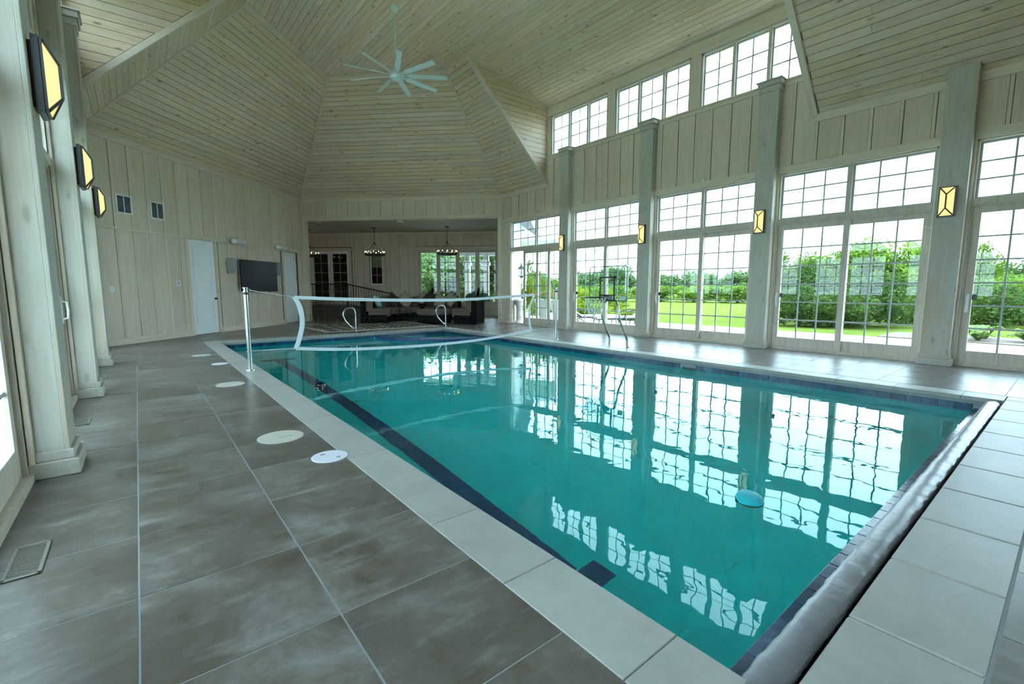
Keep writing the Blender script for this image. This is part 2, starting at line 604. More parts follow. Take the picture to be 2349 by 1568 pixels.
def clip_half(poly, a, b, c):
    """keep a*x+b*y<=c"""
    out = []
    n = len(poly)
    for i in range(n):
        p, q = poly[i], poly[(i + 1) % n]
        dp, dq = a * p[0] + b * p[1] - c, a * q[0] + b * q[1] - c
        if dp <= 0:
            out.append(p)
        if (dp < 0 < dq) or (dq < 0 < dp):
            t = dp / (dp - dq)
            out.append((p[0] + (q[0] - p[0]) * t, p[1] + (q[1] - p[1]) * t))
    return out


def area(poly):
    return abs(sum(poly[i][0] * poly[(i + 1) % len(poly)][1] - poly[(i + 1) % len(poly)][0] * poly[i][1] for i in range(len(poly)))) / 2


def tile_rect(x0, x1, y0, y1, g=.004):
    poly = [(x0 + g, y0 + g), (x1 - g, y0 + g), (x1 - g, y1 - g), (x0 + g, y1 - g)]
    poly = clip_half(poly, -1, 1, 13.80)
    if poly:
        poly = clip_half(poly, 1, 1, 23.88)
    return poly


tiles = []
rows = range(-9, 28)
for j in rows:
    y0, y1 = GY + j * TS, GY + (j + 1) * TS
    if y1 > 19.2 or y0 < YB:
        continue
    for i in range(-1, 18):
        x0, x1 = GX + i * TS, GX + (i + 1) * TS
        x0c, x1c = max(x0, XL - .15), min(x1, XR + .12)
        if x1c - x0c < .05:
            continue
        for (a0, a1, b0, b1) in ((x0c, min(x1c, CX0), y0, y1), (max(x0c, CX1), x1c, y0, y1),
                                 (max(x0c, CX0), min(x1c, CX1), max(y0, CY1), y1), (max(x0c, CX0), min(x1c, CX1), y0, min(y1, .085))):
            if a1 - a0 < .04 or b1 - b0 < .04:
                continue
            p = tile_rect(a0, a1, b0, b1)
            if len(p) >= 3 and area(p) > .004:
                tiles.append(p)
CAMF = (math.sin(RAD(38.953)), math.cos(RAD(38.953)))


def seen(p):
    cx = sum(q[0] for q in p) / len(p); cy_ = sum(q[1] for q in p) / len(p)
    d = cx * CAMF[0] + cy_ * CAMF[1]
    if d < .8:
        return -1
    s = cx * CAMF[1] - cy_ * CAMF[0]
    return -1 if abs(s) > d * 1.2 + .8 else area(p) / d ** 3


tiles.sort(key=seen, reverse=True)
near = [p for p in tiles[:298] if seen(p) > 0]
rest = tiles[len(near):]
sq = {}
for p in near:
    xs = [q[0] for q in p]; ys = [q[1] for q in p]
    cx, cyy = (min(xs) + max(xs)) / 2, (min(ys) + max(ys)) / 2
    key = tuple((round(q[0] - cx, 3), round(q[1] - cyy, 3)) for q in p)
    if key not in sq:
        sq[key] = MB().prism([(q[0] - cx, q[1] - cyy) for q in p], -.012, 0).mesh('floor_tile', 'deck_tile')
    o = link(bpy.data.objects.new('floor_tile', sq[key]), floor)
    o.location = (cx, cyy, RND.uniform(-.0006, .0006))
mb = MB()
for p in rest:
    mb.prism(p, -.012, 0)
o = mb.build('floor_tile_field', 'deck_tile', floor)
o['kind'] = 'stuff'
# lounge floor slab beyond the opening
lf = MB().prism([(10.4, 13.5), (13.4, 16.5), (6.2, 23.7), (5.04, 22.5), (3.6, 20.3), (5.04, 18.86)], -.012, 0).build('lounge_tile', 'deck_tile', floor)

# coping stones
cop = MB().box(CX0, PX0 + .01, .2, CY1, -.14, -.052).box(PX1 - .01, CX1, .2, CY1, -.14, -.052).box(CX0, CX1, PY1 - .01, CY1, -.14, -.052).build('pool_coping', 'grout')
tag(cop, 'pale limestone coping slabs edging the pool', 'coping', kind='structure')


def slab(x0, x1, y0, y1, z0=-.05, z1=.0, g=.0015):
    return MB().cbox(x0 + g, x1 - g, y0 + g, y1 - g, z0, z1, .003).build('coping_slab', 'coping_stone', cop)


y = .83
while y < CY1 - .05:
    y1 = min(y + .633, CY1)
    slab(CX0, PX0 + .02, y, y1)
    slab(PX1 - .02, CX1, y, y1)
    y = y1
slab(CX0, PX0 + .02, .475, .83)
slab(PX1 - .02, CX1, .475, .83)
x = PX0 + .02
while x < PX1 - .05:
    x1 = min(x + .61, PX1 - .02)
    slab(x, x1, PY1 - .02, CY1)
    x = x1
# wide slabs at the near end of the pool (lids of the cover box)
for k in range(14):
    x0 = .832 + .615 * k
    if x0 > CX1 - .1:
        break
    MB().cbox(x0 + .004, min(x0 + .615, CX1) - .004, .088, .47, -.05, .0, .007).build('coping_slab', 'coping_stone', cop)
MB().box(.83, CX1, .085, .475, -.2, -.052).build('slab_bed', 'grout_dark', cop)

# ------------------------------------------------------------------ pool
PF = -1.68
pool = MB()
t = .15
pool.box(PX0 - t, PX1 + t, .45, PY1 + t, PF - t, PF)
pool.box(PX0 - t, PX0, .45, PY1 + t, PF, -.145)
pool.box(PX1, PX1 + t, .45, PY1 + t, PF, -.145)
pool.box(PX0, PX1, PY1, PY1 + t, PF, -.145)
pool.box(PX0, PX1, .45, .702, PF, -.145)
pool = pool.build('pool_basin', 'plaster_teal')
tag(pool, 'teal plastered swimming pool basin sunk into the deck', 'pool', kind='structure')
# waterline tiles
wt_x = MB().cbox(-.076, .076, -.012, .004, -.155, -.053, .003).mesh('waterline_tile', 'blue_tile')
n = 40
for k in range(n):
    x = PX0 + (k + .5) * (PX1 - PX0) / n
    o = link(bpy.data.objects.new('waterline_tile', wt_x), pool); o.location = (x, PY1 - .004, -.035)
n = 80
for k in range(n):
    y = PY0 + .09 + (k + .5) * (PY1 - PY0 - .09) / n
    if abs(y - 4.33) < .13:
        continue
    o = link(bpy.data.objects.new('waterline_tile', wt_x), pool); o.location = (PX1 - .004, y, -.035); o.rotation_euler = (0, 0, -PI / 2)
wtl = MB().cbox(-.0745, .0745, -.052, .052, -.01, .0, .003).mesh('ledge_tile', 'blue_tile')
n = 40
for k in range(n):
    x = PX0 + (k + .5) * (PX1 - PX0) / n
    o = link(bpy.data.objects.new('ledge_tile', wtl), pool); o.location = (x, .652, -.135)
MB().box(PX0, PX1, PY0 - .15, .703, -.3, -.1445).build('ledge', 'grout', pool)
MB().box(PX0 - .01, PX0 + .004, PY0 + .1, PY1, -.3, -.05).build('waterline_strip', 'blue_tile', pool)
# lane line with T ends
ln = MB().box(2.36, 2.57, 2.35, 11.6, PF, PF + .004)
o = ln.build('lane_line', 'lane_tile', pool)
MB().box(2.16, 2.74, 2.1, 2.33, PF, PF + .004).build('lane_mark', 'lane_tile', pool)
MB().box(2.10, 2.83, 11.62, 11.85, PF, PF + .004).build('lane_mark', 'lane_tile', pool)
MB().box(PX1 - .008, PX1 + .02, 4.20, 4.46, -.2, -.075).build('skimmer_mouth', 'skimmer_dark', pool)

# spa in the far right corner
spa_c = (PX1 + .05, PY1 + .05)
spa = empty('spa_weir', (spa_c[0], spa_c[1], 0))
tag(spa, 'curved dark blue tiled spa wall in the far corner of the pool', 'spa', kind='thing')


def arc_ring(r0, r1, a0, a1, z0, z1, n=24):
    m = MB()
    v, f = [], []
    for i in range(n + 1):
        t_ = a0 + (a1 - a0) * i / n
        for r, z in ((r0, z0), (r1, z0), (r1, z1), (r0, z1)):
            v.append((r * math.cos(t_), r * math.sin(t_), z))
    for i in range(n):
        for k in range(4):
            f.append((i * 4 + k, i * 4 + (k + 1) % 4, i * 4 + 4 + (k + 1) % 4, i * 4 + 4 + k))
    f.append((0, 1, 2, 3)); f.append((n * 4 + 3, n * 4 + 2, n * 4 + 1, n * 4))
    return m.add(v, f)


arc_ring(1.95, 2.38, PI * 1.008, PI * 1.492, PF, WZ + .05).build('weir_wall', 'plaster_teal', spa)
na = 26
tile_arc = arc_ring(1.94, 2.39, -.0265, .0265, WZ - .06, WZ + .062, 3).mesh('weir_tile', 'lane_tile')
for k in range(na):
    a_ = PI * 1.02 + (PI * .46) * (k + .5) / na
    o = link(bpy.data.objects.new('weir_tile', tile_arc), spa); o.rotation_euler = (0, 0, a_)

water = MB().add([(PX0, .70, WZ), (PX1, .70, WZ), (PX1, PY1, WZ), (PX0, PY1, WZ)], [(0, 1, 2, 3)]).build('pool_water', 'pool_water')
tag(water, 'still teal pool water mirroring the window wall', 'water', kind='structure')

# grey padded cover edge along the near end
pv, pf = [], []
nx, nn = 150, 14
x0, x1 = PX0 - .17, PX1 - .02
for i in range(nx + 1):
    fx = i / nx
    xx = x0 + (x1 - x0) * fx
    edge = min(1, min(fx, 1 - fx) * 26 + .25)
    for k in range(nn):
        a_ = 2 * PI * k / nn
        cx = math.copysign(abs(math.cos(a_)) ** .7, math.cos(a_)); sz = math.copysign(abs(math.sin(a_)) ** .8, math.sin(a_))
        wr = .0016 * math.sin(xx * 23 + a_ * 2.0 + 2.2 * math.sin(xx * 5.1)) + .0018 * math.sin(xx * 57 + 1.7 * a_ + 3 * math.sin(xx * 2.3))
        pv.append((xx, .548 + (.060 + wr) * cx * edge, -.026 + (.030 + wr * .9) * sz * edge))
for i in range(nx):
    for k in range(nn):
        pf.append((i * nn + k, i * nn + (k + 1) % nn, (i + 1) * nn + (k + 1) % nn, (i + 1) * nn + k))
pf.append(tuple(range(nn - 1, -1, -1))); pf.append(tuple(nx * nn + k for k in range(nn)))
o = MB().add(pv, pf).build('pool_cover_pad', 'vinyl_grey', smooth=True)
tag(o, 'long grey vinyl padded edge of the rolled pool cover', 'pool cover')
MB().box(x0 + .16, x1 - .02, .49, .60, -.134, -.045).build('cover_beam', 'dark_metal', o)

# ------------------------------------------------------------------ ceilings of pine boards


def facet(label, pts, udir, bw=.145, mat='ceiling_pine', boards=True, joint=3.4, inside=Vector((5, 7, 3)), thick=.05):
    pts = [Vector(p) for p in pts]
    u = Vector(udir).normalized()
    nrm = (pts[1] - pts[0]).cross(pts[2] - pts[0]).normalized()
    if nrm.dot(inside - pts[0]) < 0:
        nrm = -nrm
    v = nrm.cross(u).normalized()
    o0 = pts[0]
    M = Matrix(((u.x, v.x, nrm.x, o0.x), (u.y, v.y, nrm.y, o0.y), (u.z, v.z, nrm.z, o0.z), (0, 0, 0, 1)))
    P2 = [((p - o0).dot(u), (p - o0).dot(v)) for p in pts]
    if sum(P2[i][0] * P2[(i + 1) % len(P2)][1] - P2[(i + 1) % len(P2)][0] * P2[i][1] for i in range(len(P2))) < 0:
        P2.reverse()
    root = MB().prism(P2, -.02 - thick, -.016).build('ceiling', 'ceiling_back' if boards else mat)
    root.matrix_world = M
    tag(root, label, 'ceiling', kind='structure')
    if boards:
        v0 = min(p[1] for p in P2); v1 = max(p[1] for p in P2)
        k = 0
        a = v0
        while a < v1 - .01:
            strip = clip_half(clip_half(P2, 0, -1, -(a + .0045)), 0, 1, a + bw - .0045)
            a += bw
            k += 1
            if len(strip) < 3 or area(strip) < .002:
                continue
            u0 = min(p[0] for p in strip); u1 = max(p[0] for p in strip)
            cuts = [u0]
            c = u0 + RND.uniform(.5, 1.0) * joint
            while c < u1 - .8:
                cuts.append(c)
                c += RND.uniform(.75, 1.25) * joint
            cuts.append(u1)
            for q in range(len(cuts) - 1):
                pc = clip_half(clip_half(strip, -1, 0, -(cuts[q] + (.002 if q else 0))), 1, 0, cuts[q + 1] - .002)
                if len(pc) >= 3 and area(pc) > .002:
                    MB().prism(pc, -.016, RND.uniform(-.0012, .0012)).build('ceiling_board', mat, root)
    return root


def E3(p, z=EAVE):
    return Vector((p[0], p[1], z))


UX, UY = Vector((1, 0, 0)), Vector((0, 1, 0))
D1v, D2v = Vector((1, 1, 0)), Vector((1, -1, 0))
facet('sloped pine ceiling above the white door wall', [E3(C), A, TL, E3(L0)], D1v)
facet('sloped pine ceiling above the lounge opening', [E3(C), E3(R0), TRp, A], D2v)
facet('narrow pine ceiling slope between far dormer cheek and lounge', [E3(R0), Vector((XR, DORM1, EAVE)), Vector((7.42, DORM1, ZC)), TRp], UY)
facet('low pine ceiling slope over the window wall near the camera', [(XR, DORM0, EAVE), (XR, YB, EAVE), (7.42, YB, ZC), (7.42, DORM0, ZC)], UY)
facet('narrow pine ceiling slope beside the left dormer', [E3(L0), TL, Vector((2.353, DORM1, ZC)), Vector((XL, DORM1, EAVE))], UY)
facet('low pine ceiling slope over the left wall behind the camera', [(XL, DORM0, EAVE), (2.353, DORM0, ZC), (2.353, YB, ZC), (XL, YB, EAVE)], UY, boards=False)
facet('flat pine board ceiling high over the pool', [A, TRp, (7.42, YB, ZC), (2.353, YB, ZC), TL], UY)
facet('flat strip of pine ceiling inside the window wall dormer', [(7.42, DORM0, ZC), (7.42, DORM1, ZC), (KR, DORM1, ZC), (KR, DORM0, ZC)], UY)
facet('sloped pine dormer ceiling running down to the clerestory windows', [(KR, DORM0, ZC), (KR, DORM1, ZC), (XR, DORM1, ZD), (XR, DORM0, ZD)], UY)
facet('flat strip of pine ceiling inside the left dormer', [(2.353, DORM0, ZC), (2.353, DORM1, ZC), (KL, DORM1, ZC), (KL, DORM0, ZC)], UY, boards=False)
facet('sloped pine ceiling of the left dormer', [(KL, DORM0, ZC), (KL, DORM1, ZC), (XL, DORM1, ZD), (XL, DORM0, ZD)], UY)
CK_R = [(7.42, ZC), (KR, ZC), (XR, ZD), (XR, EAVE)]
CK_L = [(2.353, ZC), (KL, ZC), (XL, ZD), (XL, EAVE)]
facet('pine boarded cheek wall at the far end of the window dormer', [(x, DORM1, z) for x, z in CK_R], UX, joint=9)
facet('pine boarded cheek wall at the near end of the window dormer', [(x, DORM0, z) for x, z in CK_R], UX, joint=9)
facet('pine boarded cheek wall at the far end of the left dormer', [(x, DORM1, z) for x, z in CK_L], UX, joint=9)
facet('pine boarded cheek wall at the near end of the left dormer', [(x, DORM0, z) for x, z in CK_L], UX, boards=False)


def beam3(p, q, w, h, mat, name, parent=None, up=Vector((0, 0, 1))):
    """straight board from p to q, w wide sideways and h along up"""
    p, q = Vector(p), Vector(q)
    d = (q - p)
    ln_ = d.length
    d.normalize()
    s = d.cross(up).normalized()
    n_ = s.cross(d)
    o = MB().cbox(0, ln_, -w / 2, w / 2, -h / 2, h / 2, .004).build(name, mat)
    o.matrix_world = Matrix(((d.x, s.x, n_.x, p.x), (d.y, s.y, n_.y, p.y), (d.z, s.z, n_.z, p.z), (0, 0, 0, 1)))
    if parent:
        o.parent = parent
    return o


ceil_trim = empty('trim_1')
tag(ceil_trim, 'pale trim boards covering the ceiling hips and dormer edges', 'trim', kind='structure')


def ctrim(p, q, w=.07, h=.03, up=Vector((0, 0, 1))):
    beam3(p, q, w, h, 'wall_trim', 'trim_board', ceil_trim, up)


for (p, q) in ((E3(C), A), (E3(R0), TRp), (E3(L0), TL)):
    ctrim(p, q, .05, .03)
for (p, q) in ((A, TRp), (A, TL)):
    ctrim(p, q, .05, .03)
for y_, sgn in ((DORM1, 1), (DORM0, -1)):
    ctrim((XR - .01, y_, EAVE + .01), (7.42, y_, ZC), .11, .10)
    ctrim((XL + .01, y_, EAVE + .01), (2.353, y_, ZC), .11, .10)
ctrim((7.42, DORM1 - .02, ZC - .02), (KR, DORM1 - .02, ZC - .02), .05, .05)
ctrim((KR, DORM1 - .02, ZC - .02), (XR, DORM1 - .02, ZD - .02), .05, .05)
ctrim((2.353, DORM1 - .02, ZC - .02), (KL, DORM1 - .02, ZC - .02), .05, .05)
ctrim((KL, DORM1 - .02, ZC - .02), (XL, DORM1 - .02, ZD - .02), .05, .05)

# ------------------------------------------------------------------ walls


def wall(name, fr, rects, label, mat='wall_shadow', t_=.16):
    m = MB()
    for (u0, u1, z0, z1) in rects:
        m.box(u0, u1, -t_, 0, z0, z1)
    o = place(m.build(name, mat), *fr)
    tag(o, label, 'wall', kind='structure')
    return o


def battens(w, u0, u1, z0, z1, sp=.427, ph=0.0, skip=()):
    """plywood panels between vertical battens"""
    k0 = math.ceil((u0 - ph) / sp)
    us = []
    k = k0
    while ph + k * sp < u1:
        us.append(ph + k * sp)
        k += 1
    es = [u0] + us + [u1]
    for i in range(len(es) - 1):
        if es[i + 1] - es[i] > .03:
            MB().box(es[i] + (.031 if i else 0), es[i + 1] - (.031 if i < len(es) - 2 else 0), 0, .006, z0, z1).build('wall_panel', 'wall_ply', w)
    for u in us:
        if u0 + .03 < u < u1 - .03:
            MB().cbox(u - .024, u + .024, .0, .026, z0, z1, .004).build('batten', 'wall_trim_v', w)


def rail(w, u0, u1, z0, z1, d=.028, name='rail', mat='wall_trim'):
    return MB().cbox(u0, u1, .0, d, z0, z1, .004).build(name, mat, w)


BAYS_R = [(10.34, 12.95), (7.46, 9.94), (4.57, 7.06), (1.70, 4.17), (-1.18, 1.30)]
GROUPS = [(8.69, 10.92), (6.24, 8.43), (3.76, 5.99)]


def long_wall(name, fr, bays, sgn, label, u_far):
    """bays in y; sgn=1 when local x is +y"""
    def U(a, b):
        return (a, b) if sgn > 0 else (-b, -a)
    rects = []
    edges = sorted([YB] + [e for b in bays for e in b] + [u_far])
    for i in range(0, len(edges), 2):
        rects.append((*U(edges[i], edges[i + 1]), -.05, HEAD))
    rects.append((*U(YB, u_far), HEAD, EAVE))
    rects.append((*U(DORM0, DORM1), EAVE, SILL))
    rects.append((*U(DORM0, DORM1), CH, ZD + .1))
    ge = [DORM0] + sorted(e for g in GROUPS for e in g) + [DORM1]
    for i in range(0, len(ge), 2):
        rects.append((*U(ge[i], ge[i + 1]), SILL, CH))
    w = wall(name, fr, rects, label)
    ph = .12
    battens(w, *U(YB, DORM0), HEAD + .14, EAVE - .13, ph=ph)
    battens(w, *U(DORM0, DORM1), HEAD + .14, SILL - .10, ph=ph)
    battens(w, *U(DORM1, u_far), HEAD + .14, EAVE - .13, ph=ph)
    rail(w, *U(YB, DORM0), EAVE - .13, EAVE + .02, name='eave_board')
    rail(w, *U(DORM1, u_far), EAVE - .13, EAVE + .02, name='eave_board')
    rail(w, *U(DORM0, DORM1), SILL - .10, SILL, name='sill_apron')
    rail(w, *U(DORM0, DORM1), SILL, SILL + .03, d=.05, name='sill_cap')
    rail(w, *U(YB, u_far), HEAD, HEAD + .14, d=.034, name='head_board')
    rail(w, *U(DORM0, DORM1), CH, ZD + .03, d=.02, name='clerestory_header')
    for i in range(0, len(ge), 2):
        rail(w, *U(ge[i], ge[i + 1]), SILL + .03, CH, d=.02, name='clerestory_pier', mat='wall_trim_v')
    for i in range(0, len(edges), 2):
        a_, b_ = U(edges[i], edges[i + 1])
        MB().box(a_, b_, 0, .006, 0, HEAD).build('wall_panel', 'wall_ply', w)
    # casing strips beside every opening
    for (a, b) in bays:
        for e, s in ((a, -1), (b, 1)):
            rail(w, *sorted(U(e - .02 if s > 0 else e - .06, e + .06 if s > 0 else e + .02)), 0, HEAD, d=.03, name='side_casing', mat='wall_trim_v')
    return w


wr = long_wall('wall_right', FR_R, BAYS_R, 1, 'board and batten window wall with tall glazed doors', 13.48)
BAYS_L = [(10.32, 12.70), (7.56, 9.92), (4.66, 7.16), (1.77, 4.26), (-1.12, 1.37)]
wl = long_wall('wall_left', FR_L, BAYS_L, -1, 'board and batten wall with glazed doors beside the camera', 13.17)

# door wall (45 degrees), u measured from the far corner
D1L = 8.05
DOORS = [(4.616, 5.541), (.44, 1.36)]
w1 = wall('wall_door_side', FR_1, [(0, .44, -.05, EAVE), (.44, 1.36, 2.56, EAVE), (1.36, 4.616, -.05, EAVE), (4.616, 5.541, 2.56, EAVE), (5.541, D1L, -.05, EAVE)],
          'pale board and batten wall with white door and television')
PH1 = 7.128 + .37
battens(w1, 0, D1L, 2.60, EAVE - .13, .43, PH1 - 30 * .43)
for a, b in ((0.0, .34), (1.46, 4.51), (5.64, D1L)):
    battens(w1, a, b, .15, 2.55, .43, PH1 - 30 * .43)
    rail(w1, a, b, 2.55, 2.60, name='mid_rail')
    rail(w1, a, b, 0, .15, d=.032, name='baseboard')
rail(w1, 0, D1L, EAVE - .13, EAVE + .02, name='eave_board')
for a, b in DOORS:
    rail(w1, a - .09, a, 0, 2.56, d=.04, name='door_casing', mat='wall_trim_v')
    rail(w1, b, b + .09, 0, 2.56, d=.04, name='door_casing', mat='wall_trim_v')
    rail(w1, a - .12, b + .12, 2.56, 2.67, d=.05, name='door_head')
# corner board at the opening
rail(w1, -.03, .10, 0, EAVE, d=.03, name='corner_board', mat='wall_trim_v')

# opening wall: header and post
D2L = 7.58
w2 = wall('wall_lounge_side', FR_2, [(0, D2L, 3.80, EAVE), (-.05, .12, -.05, 3.80)], 'board and batten header wall above the lounge opening')
battens(w2, 0, D2L, 3.90, EAVE - .13, .43, .2)
rail(w2, 0, D2L, EAVE - .13, EAVE + .02, name='eave_board')
rail(w2, 0, D2L, 3.78, 3.91, d=.04, name='header_board')
MB().cbox(-.03, .13, -.18, .04, 0, 3.80, .006).build('opening_post', 'wall_trim_v', w2)
MB().cbox(D2L - .14, D2L + .02, -.18, .04, 0, 3.80, .006).build('opening_post', 'wall_trim_v', w2)
MB().box(.1, D2L - .1, -.17, 0.0, 3.765, 3.80).build('opening_soffit', 'wall_trim', w2)

# unseen wall behind the camera, made windowless to dim the foreground
FR_B = ((0, YB, 0), 0.0)
wb = wall('wall_back', FR_B, [(XL, XR, -.05, EAVE)], 'plain board wall behind the photographer')
o = MB().prism([(XL, EAVE), (XR, EAVE), (7.42, ZC), (2.353, ZC)], -.16, 0, 'y').build('gable_panel', 'wall_ply', wb)

# ------------------------------------------------------------------ glazing
NWIN = [0]
NDOOR = [0]


def sash(parent, u0, u1, z0, z1, yc, cols, rows_, st=.05, top=None, bot=None, mat='door_frame_wood', th=.045, gbar=.013, name='sash'):
    top = top or st
    bot = bot or st
    m = MB()
    m.box(u0, u0 + st, yc - th / 2, yc + th / 2, z0, z1).box(u1 - st, u1, yc - th / 2, yc + th / 2, z0, z1)
    m.box(u0 + st, u1 - st, yc - th / 2, yc + th / 2, z0, z0 + bot).box(u0 + st, u1 - st, yc - th / 2, yc + th / 2, z1 - top, z1)
    fr = m.build(name, mat, parent)
    a0, a1, b0, b1 = u0 + st, u1 - st, z0 + bot, z1 - top
    MB().add([(a0, yc - .004, b0), (a1, yc - .004, b0), (a1, yc - .004, b1), (a0, yc - .004, b1)], [(0, 1, 2, 3)]).build('pane', 'window_glass', fr)
    g = MB()
    for i in range(1, cols):
        u = a0 + (a1 - a0) * i / cols
        g.box(u - gbar, u + gbar, yc - .002, yc + .010, b0, b1)
    for j in range(1, rows_):
        z = b0 + (b1 - b0) * j / rows_
        g.box(a0, a1, yc - .003, yc + .009, z - gbar, z + gbar)
    if cols > 1 or rows_ > 1:
        g.build('grille', 'grille_white', fr)
    return fr


def handle(parent, u, z, y):
    m = MB().cbox(u - .022, u + .022, y, y + .014, z - .15, z + .15, .005)
    m.tube([(u, y + .01, z - .10), (u, y + .05, z - .085), (u, y + .06, z), (u, y + .05, z + .085), (u, y + .01, z + .10)], .011, 8)
    m.build('handle', 'white_plastic', parent, smooth=True)


def bay(fr, u0, u1, labels, far_is_high=True, open_by=0.0, rows_=6, grip=True):
    """a transom window over a pair of sliding doors; local y into the room"""
    NWIN[0] += 1
    w = empty('window_%d' % NWIN[0], *fr)
    tag(w, labels[0], 'window', kind='structure')
    um = (u0 + u1) / 2
    j = .05
    m = MB().box(u0, u1, -.16, -.005, HEAD - .03, HEAD).box(u0, u0 + j, -.16, -.005, TR0, HEAD).box(u1 - j, u1, -.16, -.005, TR0, HEAD)
    m.box(um - .03, um + .03, -.14, -.02, TR0 + .04, HEAD - .03).box(u0, u1, -.16, .012, TR0 - .05, TR0 + .04)
    m.build('window_frame', 'door_frame_wood', w)
    sash(w, u0 + j, um - .03, TR0 + .04, HEAD - .03, -.09, 3, 3, .035, mat='grille_white')
    sash(w, um + .03, u1 - j, TR0 + .04, HEAD - .03, -.09, 3, 3, .035, mat='grille_white')
    NDOOR[0] += 1
    d = empty('door_%d' % NDOOR[0], *fr)
    tag(d, labels[1], 'door', kind='structure')
    m = MB().box(u0, u0 + j, -.16, -.005, 0, TR0 - .05).box(u1 - j, u1, -.16, -.005, 0, TR0 - .05).box(u0, u1, -.16, .02, -.01, .05)
    m.box(u0 + j, u1 - j, -.16, -.01, TR0 - .08, TR0 - .05)
    m.build('door_frame', 'door_frame_wood', d)
    zt = TR0 - .08
    far = (um - .05, u1 - j) if far_is_high else (u0 + j, um + .05)
    ner = (u0 + j, um + .05) if far_is_high else (um - .05, u1 - j)
    sh = (-open_by if far_is_high else open_by)
    f = sash(d, far[0] + sh, far[1] + sh, .05, zt, -.055, 3, rows_, .10, top=.10, bot=.20, name='sliding_panel')
    sash(d, ner[0], ner[1], .05, zt, -.115, 3, rows_, .10, top=.10, bot=.20, name='fixed_panel')
    hu = (far[1] - .05 if far_is_high else far[0] + .05) + sh
    if not grip:
        return
    handle(f, hu, 1.02, -.03)
    MB().cbox(hu - .11 if far_is_high else hu + .05, hu - .05 if far_is_high else hu + .11, -.045, -.02, 1.08, 1.16, .006).build('latch', 'black_plastic', f)


ordn = ['beside the lounge opening', 'behind the basketball hoop', 'between second and third pillars from lounge', 'between third and fourth pillars from lounge', 'nearest the camera on window wall']
for k, (a, b) in enumerate(BAYS_R):
    bay(FR_R, a, b, ('gridded transom window above the sliding doors, bay ' + ordn[k], 'pale wood framed sliding glass doors, bay ' + ordn[k]), True, .62 if k == 0 else 0)
ordl = ['next to the door wall', 'behind the farthest left pillar', 'between the two nearest left pillars', 'just outside the left picture edge', 'behind the camera on the left']
for k, (a, b) in enumerate(BAYS_L):
    bay(FR_L, -b, -a, ('left wall transom window, bay ' + ordl[k], 'left wall sliding glass doors, bay ' + ordl[k]), False, 0, grip=(k < 3))


def clerestory(fr, g, sgn, label):
    NWIN[0] += 1
    w = empty('window_%d' % NWIN[0], *fr)
    tag(w, label, 'window', kind='structure')
    u0, u1 = (g if sgn > 0 else (-g[1], -g[0]))
    z0, z1 = SILL + .03, CH
    j = .045
    m = MB().box(u0, u1, -.16, -.005, z1 - .045, z1).box(u0, u1, -.16, -.005, z0, z0 + .02)
    wd = (u1 - u0 - 2 * j - .12) / 3
    m.box(u0, u0 + j, -.16, -.005, z0, z1).box(u1 - j, u1, -.16, -.005, z0, z1)
    for k in (1, 2):
        a = u0 + j + k * wd + (k - 1) * .06
        m.box(a, a + .06, -.14, -.02, z0, z1)
    m.build('window_frame', 'door_frame_wood', w)
    for k in range(3):
        a = u0 + j + k * (wd + .06)
        sash(w, a, a + wd, z0 + .02, z1 - .045, -.09, 2, 3, .03, mat='grille_white', gbar=.013)


for k, g in enumerate(GROUPS):
    clerestory(FR_R, g, 1, 'triple clerestory window high on window wall, ' + ['group nearest the lounge', 'middle group', 'group nearest the camera'][k])
    clerestory(FR_L, g, -1, 'triple clerestory window high on left wall, ' + ['group nearest the door wall', 'middle group', 'group nearest the camera'][k])

# ------------------------------------------------------------------ pillars


def pillar(fr, u, label, top, cap=True):
    p = empty('pillar', fr[0], fr[1])
    m = Matrix.Rotation(fr[1], 4, 'Z') @ Vector((u, 0, 0))
    p.location = Vector(fr[0]) + m
    tag(p, label, 'pillar', 'pillars along the pool room walls', kind='structure')
    hw, d = .18, .20
    MB().cbox(-hw, hw, -.02, d - .025, 0, top, .004).build('shaft', 'pillar_wood', p)
    MB().cbox(-hw - .004, hw + .004, d - .027, d, .02, top, .004).build('face_board', 'pillar_wood', p)
    MB().cbox(-hw - .045, hw + .045, -.02, d + .045, 0, .11, .006).build('plinth', 'pillar_wood_x', p)
    MB().cbox(-hw - .022, hw + .022, -.02, d + .022, .11, .175, .006).build('base_mould', 'pillar_wood_x', p)
    if cap:
        MB().cbox(-hw - .02, hw + .02, -.02, d + .02, top - .20, top - .09, .005).build('neck_mould', 'pillar_wood_x', p)
        MB().cbox(-hw - .045, hw + .045, -.02, d + .045, top - .09, top, .006).build('capital', 'pillar_wood_x', p)
        MB().cbox(-hw - .07, hw + .07, -.02, d + .07, top, top + .025, .005).build('cap_board', 'pillar_wood_x', p)
    return p


nmR = ['beside the lounge opening', 'second from the lounge', 'third from the lounge', 'fourth from the lounge, running up into the sloped ceiling', 'out of view nearest the camera']
for k, y_ in enumerate(PILR):
    inside = DORM0 < y_ < DORM1
    pillar(FR_R, y_, 'whitewashed wooden pillar on window wall, ' + nmR[k], 5.38 if inside else EAVE + .12, inside)
nmL = ['farthest, beside the door wall', 'middle one of three in view', 'nearest the camera', 'just behind the camera', 'far behind the camera']
for k, y_ in enumerate(PILL):
    inside = DORM0 < y_ < DORM1
    pillar(FR_L, -y_, 'whitewashed wooden pillar on left wall, ' + nmL[k], 5.38 if inside else EAVE + .12, inside)


